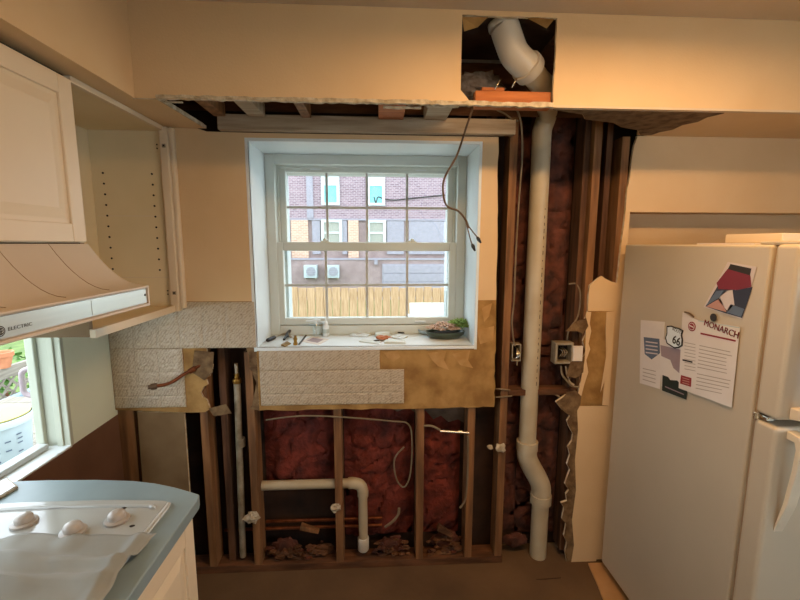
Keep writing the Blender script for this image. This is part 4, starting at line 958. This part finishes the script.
# ================================================================== CEILING LAMP (out of view)
lamp = thing('ceiling_lamp', (LPX, LPY, 2.44), 'long ceiling light fixture giving the warm light', 'lamp')
MB().box(LPX-.62, LPX+.62, LPY-.09, LPY+.09, 2.495, 2.524).build('base', white_w, lamp, bevel=.006)
MB().prism([(LPY-.08, 2.495), (LPY-.07, 2.475), (LPY-.03, 2.462), (LPY+.03, 2.462), (LPY+.07, 2.475), (LPY+.08, 2.495)], 'x', LPX-.6, LPX+.6).build('diffuser', lamp_glass, lamp, bevel=.004)
ld = bpy.data.lights.new('lamp_tube', 'AREA'); ld.shape = 'RECTANGLE'; ld.size = 1.15; ld.size_y = .14; ld.energy = LAMP_W; ld.color = (1, .58, .26); ld.spread = PI
lo = bpy.data.objects.new('lamp_tube', ld); COL.objects.link(lo); lo.parent = lamp; lo.location = (0, 0, .018)

# ================================================================== OUTSIDE THE WINDOW
GZ = -1.0
MB().box(-14, 12, .35, 5.2, GZ-.1, GZ).build('ground', concrete, kind='structure', label='unseen yard up to the fence, made pale concrete to bounce daylight', cat='ground')  # unseen yard, made pale to bounce daylight up through the window
MB().box(-14, 12, 5.2, 19, GZ-.1, GZ).build('ground_far', grassm, kind='structure', label='grassy ground beyond the fence', cat='ground')
MB().box(-14, -1.5, -9, .35, GZ-.1, GZ).build('ground_side', grassm, kind='structure', label='grassy ground beside the deck', cat='ground')
MB().box(RW+.2, 12, RY-.2, .35, GZ-.1, GZ).build('ground_right', grassm, kind='structure', label='grassy ground to the right of the kitchen', cat='ground')
MB().box(-1.5, 12, -9, RY-.2, GZ-.1, GZ).build('ground_rear', grassm, kind='structure', label='grassy ground behind the kitchen', cat='ground')
HYY = 18.0
hs = thing('house', (0, HYY, GZ), 'brick townhouse with white windows across the yard', 'building')
MB().box(-10, 10, HYY+.05, HYY+6, 2.86, 8.5).build('upper_wall', brick_m, hs)
MB().box(-10, 10, HYY+.12, HYY+6, .96, 2.86).build('middle_wall', siding, hs)
MB().box(-10, 10, HYY-.1, HYY+6, GZ, .96).build('lower_wall', siding, hs)
MB().box(-10, 10, HYY-.14, HYY-.1, .93, 1.02).build('ledge_board', panel_g, hs)
MB().box(-10, 10, HYY, HYY+.06, 2.80, 2.88).build('ledge_board', panel_g, hs)
MB().prism([(HYY-.5, 8.5), (HYY+6.5, 8.5), (HYY+3.2, 11)], 'x', -10.3, 10.3).build('roof', panel_g, hs)
MB().box(PY(312, 200, HYY).x-.25, PY(312, 200, HYY).x+.05, HYY-.02, HYY+.05, 2.9, 8.5).build('downpipe', panel_g, hs)
for a, c in ((291, 308), (348, 358.5)):
    MB().box(PY(a, 230, HYY).x, PY(c, 230, HYY).x, HYY, HYY+.12, .97, 2.8).build('tan_brick_panel', brick_t, hs)
for a, c in ((312, 320), (342, 347), (387, 404), (409, 450), (270, 288)):
    MB().box(PY(a, 230, HYY).x, PY(c, 230, HYY).x, HYY+.02, HYY+.12, 1.2, 2.78).build('grey_panel', panel_g, hs)
def hwindow(px0, px1, z0, z1, gm):
    x0, x1 = PY(px0, 220, HYY).x, PY(px1, 220, HYY).x; zm = (z0+z1)/2
    f = ring(x0, x1, z0, z1, .14, .14, .12, .12, HYY-.06, HYY+.10).box(x0+.14, x1-.14, HYY-.04, HYY+.1, zm-.05, zm+.05).build('window', hwin, hs)
    MB().box(x0+.14, x1-.14, HYY, HYY+.03, zm+.05, z1-.12).build('pane', hwin if gm is hglass else gm, f)
    MB().box(x0+.14, x1-.14, HYY, HYY+.03, z0+.12, zm-.05).build('pane', gm, f)
for a, c in ((322, 340), (367, 385), (258, 276), (470, 488)): hwindow(a, c, 3.5, 5.4, hglass)
for a, c in ((321, 342), (367, 386)): hwindow(a, c, 1.6, 2.82, hblind)
gx0, gx1 = PY(382, 270, HYY).x, PY(450, 270, HYY).x
gd = MB().box(gx0, gx1, HYY-.16, HYY-.1, GZ, .74).build('garage_door', panel_g, hs)
for k in range(4): MB().box(gx0+.05, gx1-.05, HYY-.19, HYY-.16, GZ+.04+k*.42, GZ+.42+k*.42).build('door_panel', panel_g, gd, bevel=.01)
MB().box(PY(376, 254, HYY).x-.08, PY(376, 254, HYY).x+.08, HYY-.35, HYY-.14, .72, .95).build('wall_light', panel_g, hs)
def acu(px, label):
    q = PY(px, 271, HYY-.4); t = thing('air_conditioner', (q.x, HYY-.35, .1), label, 'air conditioner', 'air conditioners on the house across')
    MB().box(q.x-.3, q.x+.3, HYY-.65, HYY-.16, .1, .7).build('casing', acm, t, bevel=.02)
    g = MB().lathe([(.22, 0), (.22, .02)], (q.x+.04, HYY-.67, .4), 20, axis='y').build('fan_grille', panel_g, t)
    for k in range(5): MB().box(q.x-.16, q.x+.24, HYY-.69, HYY-.675, .24+k*.08, .25+k*.08).build('slat', acm, g)
    for dx in (-.22, .22): MB().box(q.x+dx-.02, q.x+dx+.02, HYY-.6, HYY-.1, .04, .1).build('bracket', galv, t)
acu(311, 'left pale air conditioner unit on the house across the yard'); acu(333, 'right pale air conditioner unit on the house across the yard')
MB().tube(spline([PY(374, 197, HYY), PY(376, 203, HYY), PY(378, 197, HYY), PY(384, 199, HYY), PY(395, 200, HYY), PY(405, 199, HYY), PY(425, 197, HYY), PY(445, 195, HYY)], 6), .03, 6).build('utility_cable', blackp, hs, smooth=True)
# fence
fn_ = thing('fence', (0, 5, GZ), 'tall pale wooden board fence behind the window', 'fence')
xf = -3.2; k = 0
fm = None
while xf < 2.8:
    w = .142; zt = PY(365, 287.5, 5).z+random.uniform(-.012, .012)
    MB().box(xf+.004, xf+w-.004, 5.0+random.uniform(0, .006), 5.022, GZ, zt).build('board', fence_m, fn_, bevel=.004, seg=1)
    xf += w
for z in (-.7, .0, .8): MB().box(-3.2, 2.8, 5.023, 5.06, z, z+.09).build('rail', fence_m, fn_)
for x in (-3.0, -1, 1, 2.7): MB().box(x, x+.09, 5.06, 5.15, GZ, .9).build('post', fence_m, fn_)
# white garden chair
cq = PY(432, 312, 3.0)
ch = thing('garden_chair', (cq.x, 3.0, GZ), 'white plastic garden chair in front of the fence', 'chair')
zt = PY(440, 307, 3.0).z
BZ = zt-.45
MB().box(ch.location.x-.25, ch.location.x+.25, 2.75, 3.25, BZ, BZ+.04).build('seat', hwin, ch, bevel=.015)
MB().prism([(3.22, BZ+.04), (3.27, BZ+.04), (3.38, zt), (3.33, zt)], 'x', ch.location.x-.25, ch.location.x+.25).build('backrest', hwin, ch, bevel=.012)
for sx_ in (-1, 1):
    MB().tube(spline([(ch.location.x+sx_*.28, 2.78, BZ), (ch.location.x+sx_*.30, 2.78, BZ+.2), (ch.location.x+sx_*.30, 3.0, BZ+.24), (ch.location.x+sx_*.27, 3.28, BZ+.30)], 6), .022, 8).build('armrest', hwin, ch, smooth=True)
    for yy in (2.78, 3.22): MB().box(ch.location.x+sx_*.23-.025, ch.location.x+sx_*.23+.025, yy-.025, yy+.025, GZ, BZ).build('leg', hwin, ch)
# ================================================================== OUTSIDE ON THE LEFT
DZ = .42
dk = thing('deck_bench', (-2.4, 0.2, GZ), 'weathered grey plank platform outside the left opening', 'deck')
y = -1.6
while y < 1.5:
    MB().box(-3.1, -1.45, y, y+.135, DZ-.03, DZ).build('plank', deckw, dk, bevel=.003, seg=1); y += .142
for x in (-3.0, -1.55):
    for yy in (-1.5, -.1, 1.35): MB().box(x-.05, x+.05, yy, yy+.1, GZ, DZ-.03).build('post', deckw, dk)
bq = PZ(-2, 466, DZ); bq.z = DZ
bk = thing('bucket', bq, 'large white bucket with yellowish rim on the outdoor planks', 'bucket')
rtop = PX(33, 413, bq.x).y-bq.y
d_ = (bq-CAM).length
RB = .175; HB = .30
MB().lathe([(RB*.86, 0), (RB*.88, .005), (RB*.98, HB*.9), (RB*1.0, HB), (RB*.97, HB), (RB*.95, HB*.9), (RB*.9, HB*.86)], bq, 36).build('pail', bucket_m, bk, smooth=True)
MB().lathe([(RB*1.0, HB*.86), (RB*1.04, HB*.87), (RB*1.04, HB*.98), (RB*1.0, HB*1.0)], bq, 36).build('rim', bucket_m, bk, smooth=True)
MB().lathe([(RB*.97, HB*.99), (RB*.98, HB*1.03), (RB*.5, HB*1.05), (.01, HB*1.05)], bq, 36).build('lid', yellow, bk, smooth=True)
b = MB()
av = math.atan2(CAM.y-bq.y, CAM.x-bq.x)
for k in range(7):
    for j in range(5):
        if random.random() < .35: continue
        w = av+(-.75+j*.32)+random.uniform(0, .05); z = bq.z+.05+k*.026; r_ = RB*(.885+.10*(.05+k*.026)/HB)+.004
        b.add([(bq.x+r_*math.cos(w+o), bq.y+r_*math.sin(w+o), z+h) for o, h in ((0, 0), (.16, 0), (.16, .008), (0, .008))], [(0, 1, 2, 3)])
b.build('printed_text', bluep, bk, recalc=False, kind='stuff')
rl = thing('deck_railing', (-3.2, .5, GZ), 'pale blue rail with grey slats and lattice outside the left opening', 'railing')
LX = -3.2
zr = PX(5, 403, LX).z
MB().box(LX-.03, LX+.03, -2.2, 3.2, zr-.02, zr+.03).build('top_rail', bluerail, rl, bevel=.005)
MB().box(LX-.02, LX+.02, -2.2, 3.2, zr-.55, zr-.51).build('bottom_rail', bluerail, rl)
y = -1.2
while y < 3.2: MB().box(LX-.012, LX+.012, y, y+.045, zr-.51, zr-.02).build('baluster', deckw, rl); y += .075
for yy in (-2.2, .45, 3.1): MB().box(LX-.045, LX+.045, yy, yy+.09, GZ, zr+.5).build('post', deckw, rl)
zl0, zl1 = PX(5, 399, LX-.3).z, PX(5, 378, LX-.3).z
la = thing('lattice_panel', (LX-.3, .6, zl0), 'diagonal wooden lattice panel behind the pale blue rail', 'lattice')
MB().box(LX-.33, LX-.28, -.6, 2.6, zl1, zl1+.10).build('top_board', deckw, la); MB().box(LX-.33, LX-.28, -.6, 2.6, GZ, zl0).build('bottom_board', deckw, la)
Hh = zl1-zl0; y = -.6-Hh
while y < 2.6:
    for s_ in (0, 1):
        y0_, y1_ = (y, y+Hh) if s_ == 0 else (y+Hh, y)
        xo = LX-.30-.01*s_
        MB().prism([(y0_, zl0), (y0_+.03, zl0), (y1_+.03, zl1), (y1_, zl1)], 'x', xo, xo+.008).build('lattice_slat', deckw, la)
    y += .11
# greenery
def bush(c, r, label, n=420, seed=1):
    rnd = random.Random(seed); b = MB(); c = Vector(c)
    for k in range(n):
        d = Vector((rnd.gauss(0, 1), rnd.gauss(0, 1), rnd.gauss(0, 1))).normalized()*r*rnd.uniform(.55, 1)
        p = c+Vector((d.x, d.y*1.3, d.z)); a = Vector((rnd.uniform(-1, 1), rnd.uniform(-1, 1), rnd.uniform(-.6, .6))).normalized()*r*.13; e = a.cross(Vector((rnd.random(), rnd.random(), 1))).normalized()*r*.07
        b.add([p-a, p+e, p+a, p-e], [(0, 1, 2, 3)])
    t = thing('shrub', (c.x, c.y, GZ), label, 'shrub', 'shrubs outside the left opening')
    b.build('foliage', leafm, t, recalc=False); MB().tube([(c.x, c.y, GZ), (c.x, c.y, c.z)], .04, 8).build('stem', stud_d, t)
q = PX(8, 392, -4.6); bush(q, .55, 'bright green shrub behind the lattice panel', seed=1)
q = PX(-150, 385, -5.6); bush(q, .6, 'green shrub further left behind the lattice', seed=2)
q = PX(38, 438, -2.75); bush(q+Vector((0, 0, -.05)), .16, 'small green plant right of the white bucket', 160, 3)
q = PX(3, 362, LX-.3); zt_ = zl1+.10
tp = thing('terracotta_pot', (LX-.3, q.y, zt_), 'terracotta pot standing on the lattice top board', 'pot')
hp_ = PX(3, 350, LX-.3).z-zt_
MB().lathe([(.05, 0), (.075, .11), (.085, .11), (.085, .15), (.07, .15), (.06, .12)], (LX-.3, q.y, zt_), 24).build('pot', terra, tp, smooth=True)
q = PX(20, 366, -11.0)
car = thing('car', (-11, q.y, GZ), 'pale blue grey parked car beyond the lattice', 'car')
y0 = q.y
MB().prism([(y0-2.4, GZ+.35), (y0+1.9, GZ+.35), (y0+1.95, q.z), (y0+.9, q.z+.12), (y0+.1, q.z+.7), (y0-1.8, q.z+.72), (y0-2.4, q.z+.1)], 'x', -12.7, -11).build('body', carp, car, bevel=.06, seg=3)
MB().prism([(y0+.75, q.z+.14), (y0+.08, q.z+.62), (y0-.8, q.z+.64), (y0-.8, q.z+.14)], 'x', -11.0, -10.98).build('side_window', carg, car)
for yy in (y0-1.6, y0+1.2): MB().lathe([(.32, 0), (.32, .22)], (-11.1, yy, GZ+.32), 20, axis='x').build('wheel', blackp, car)
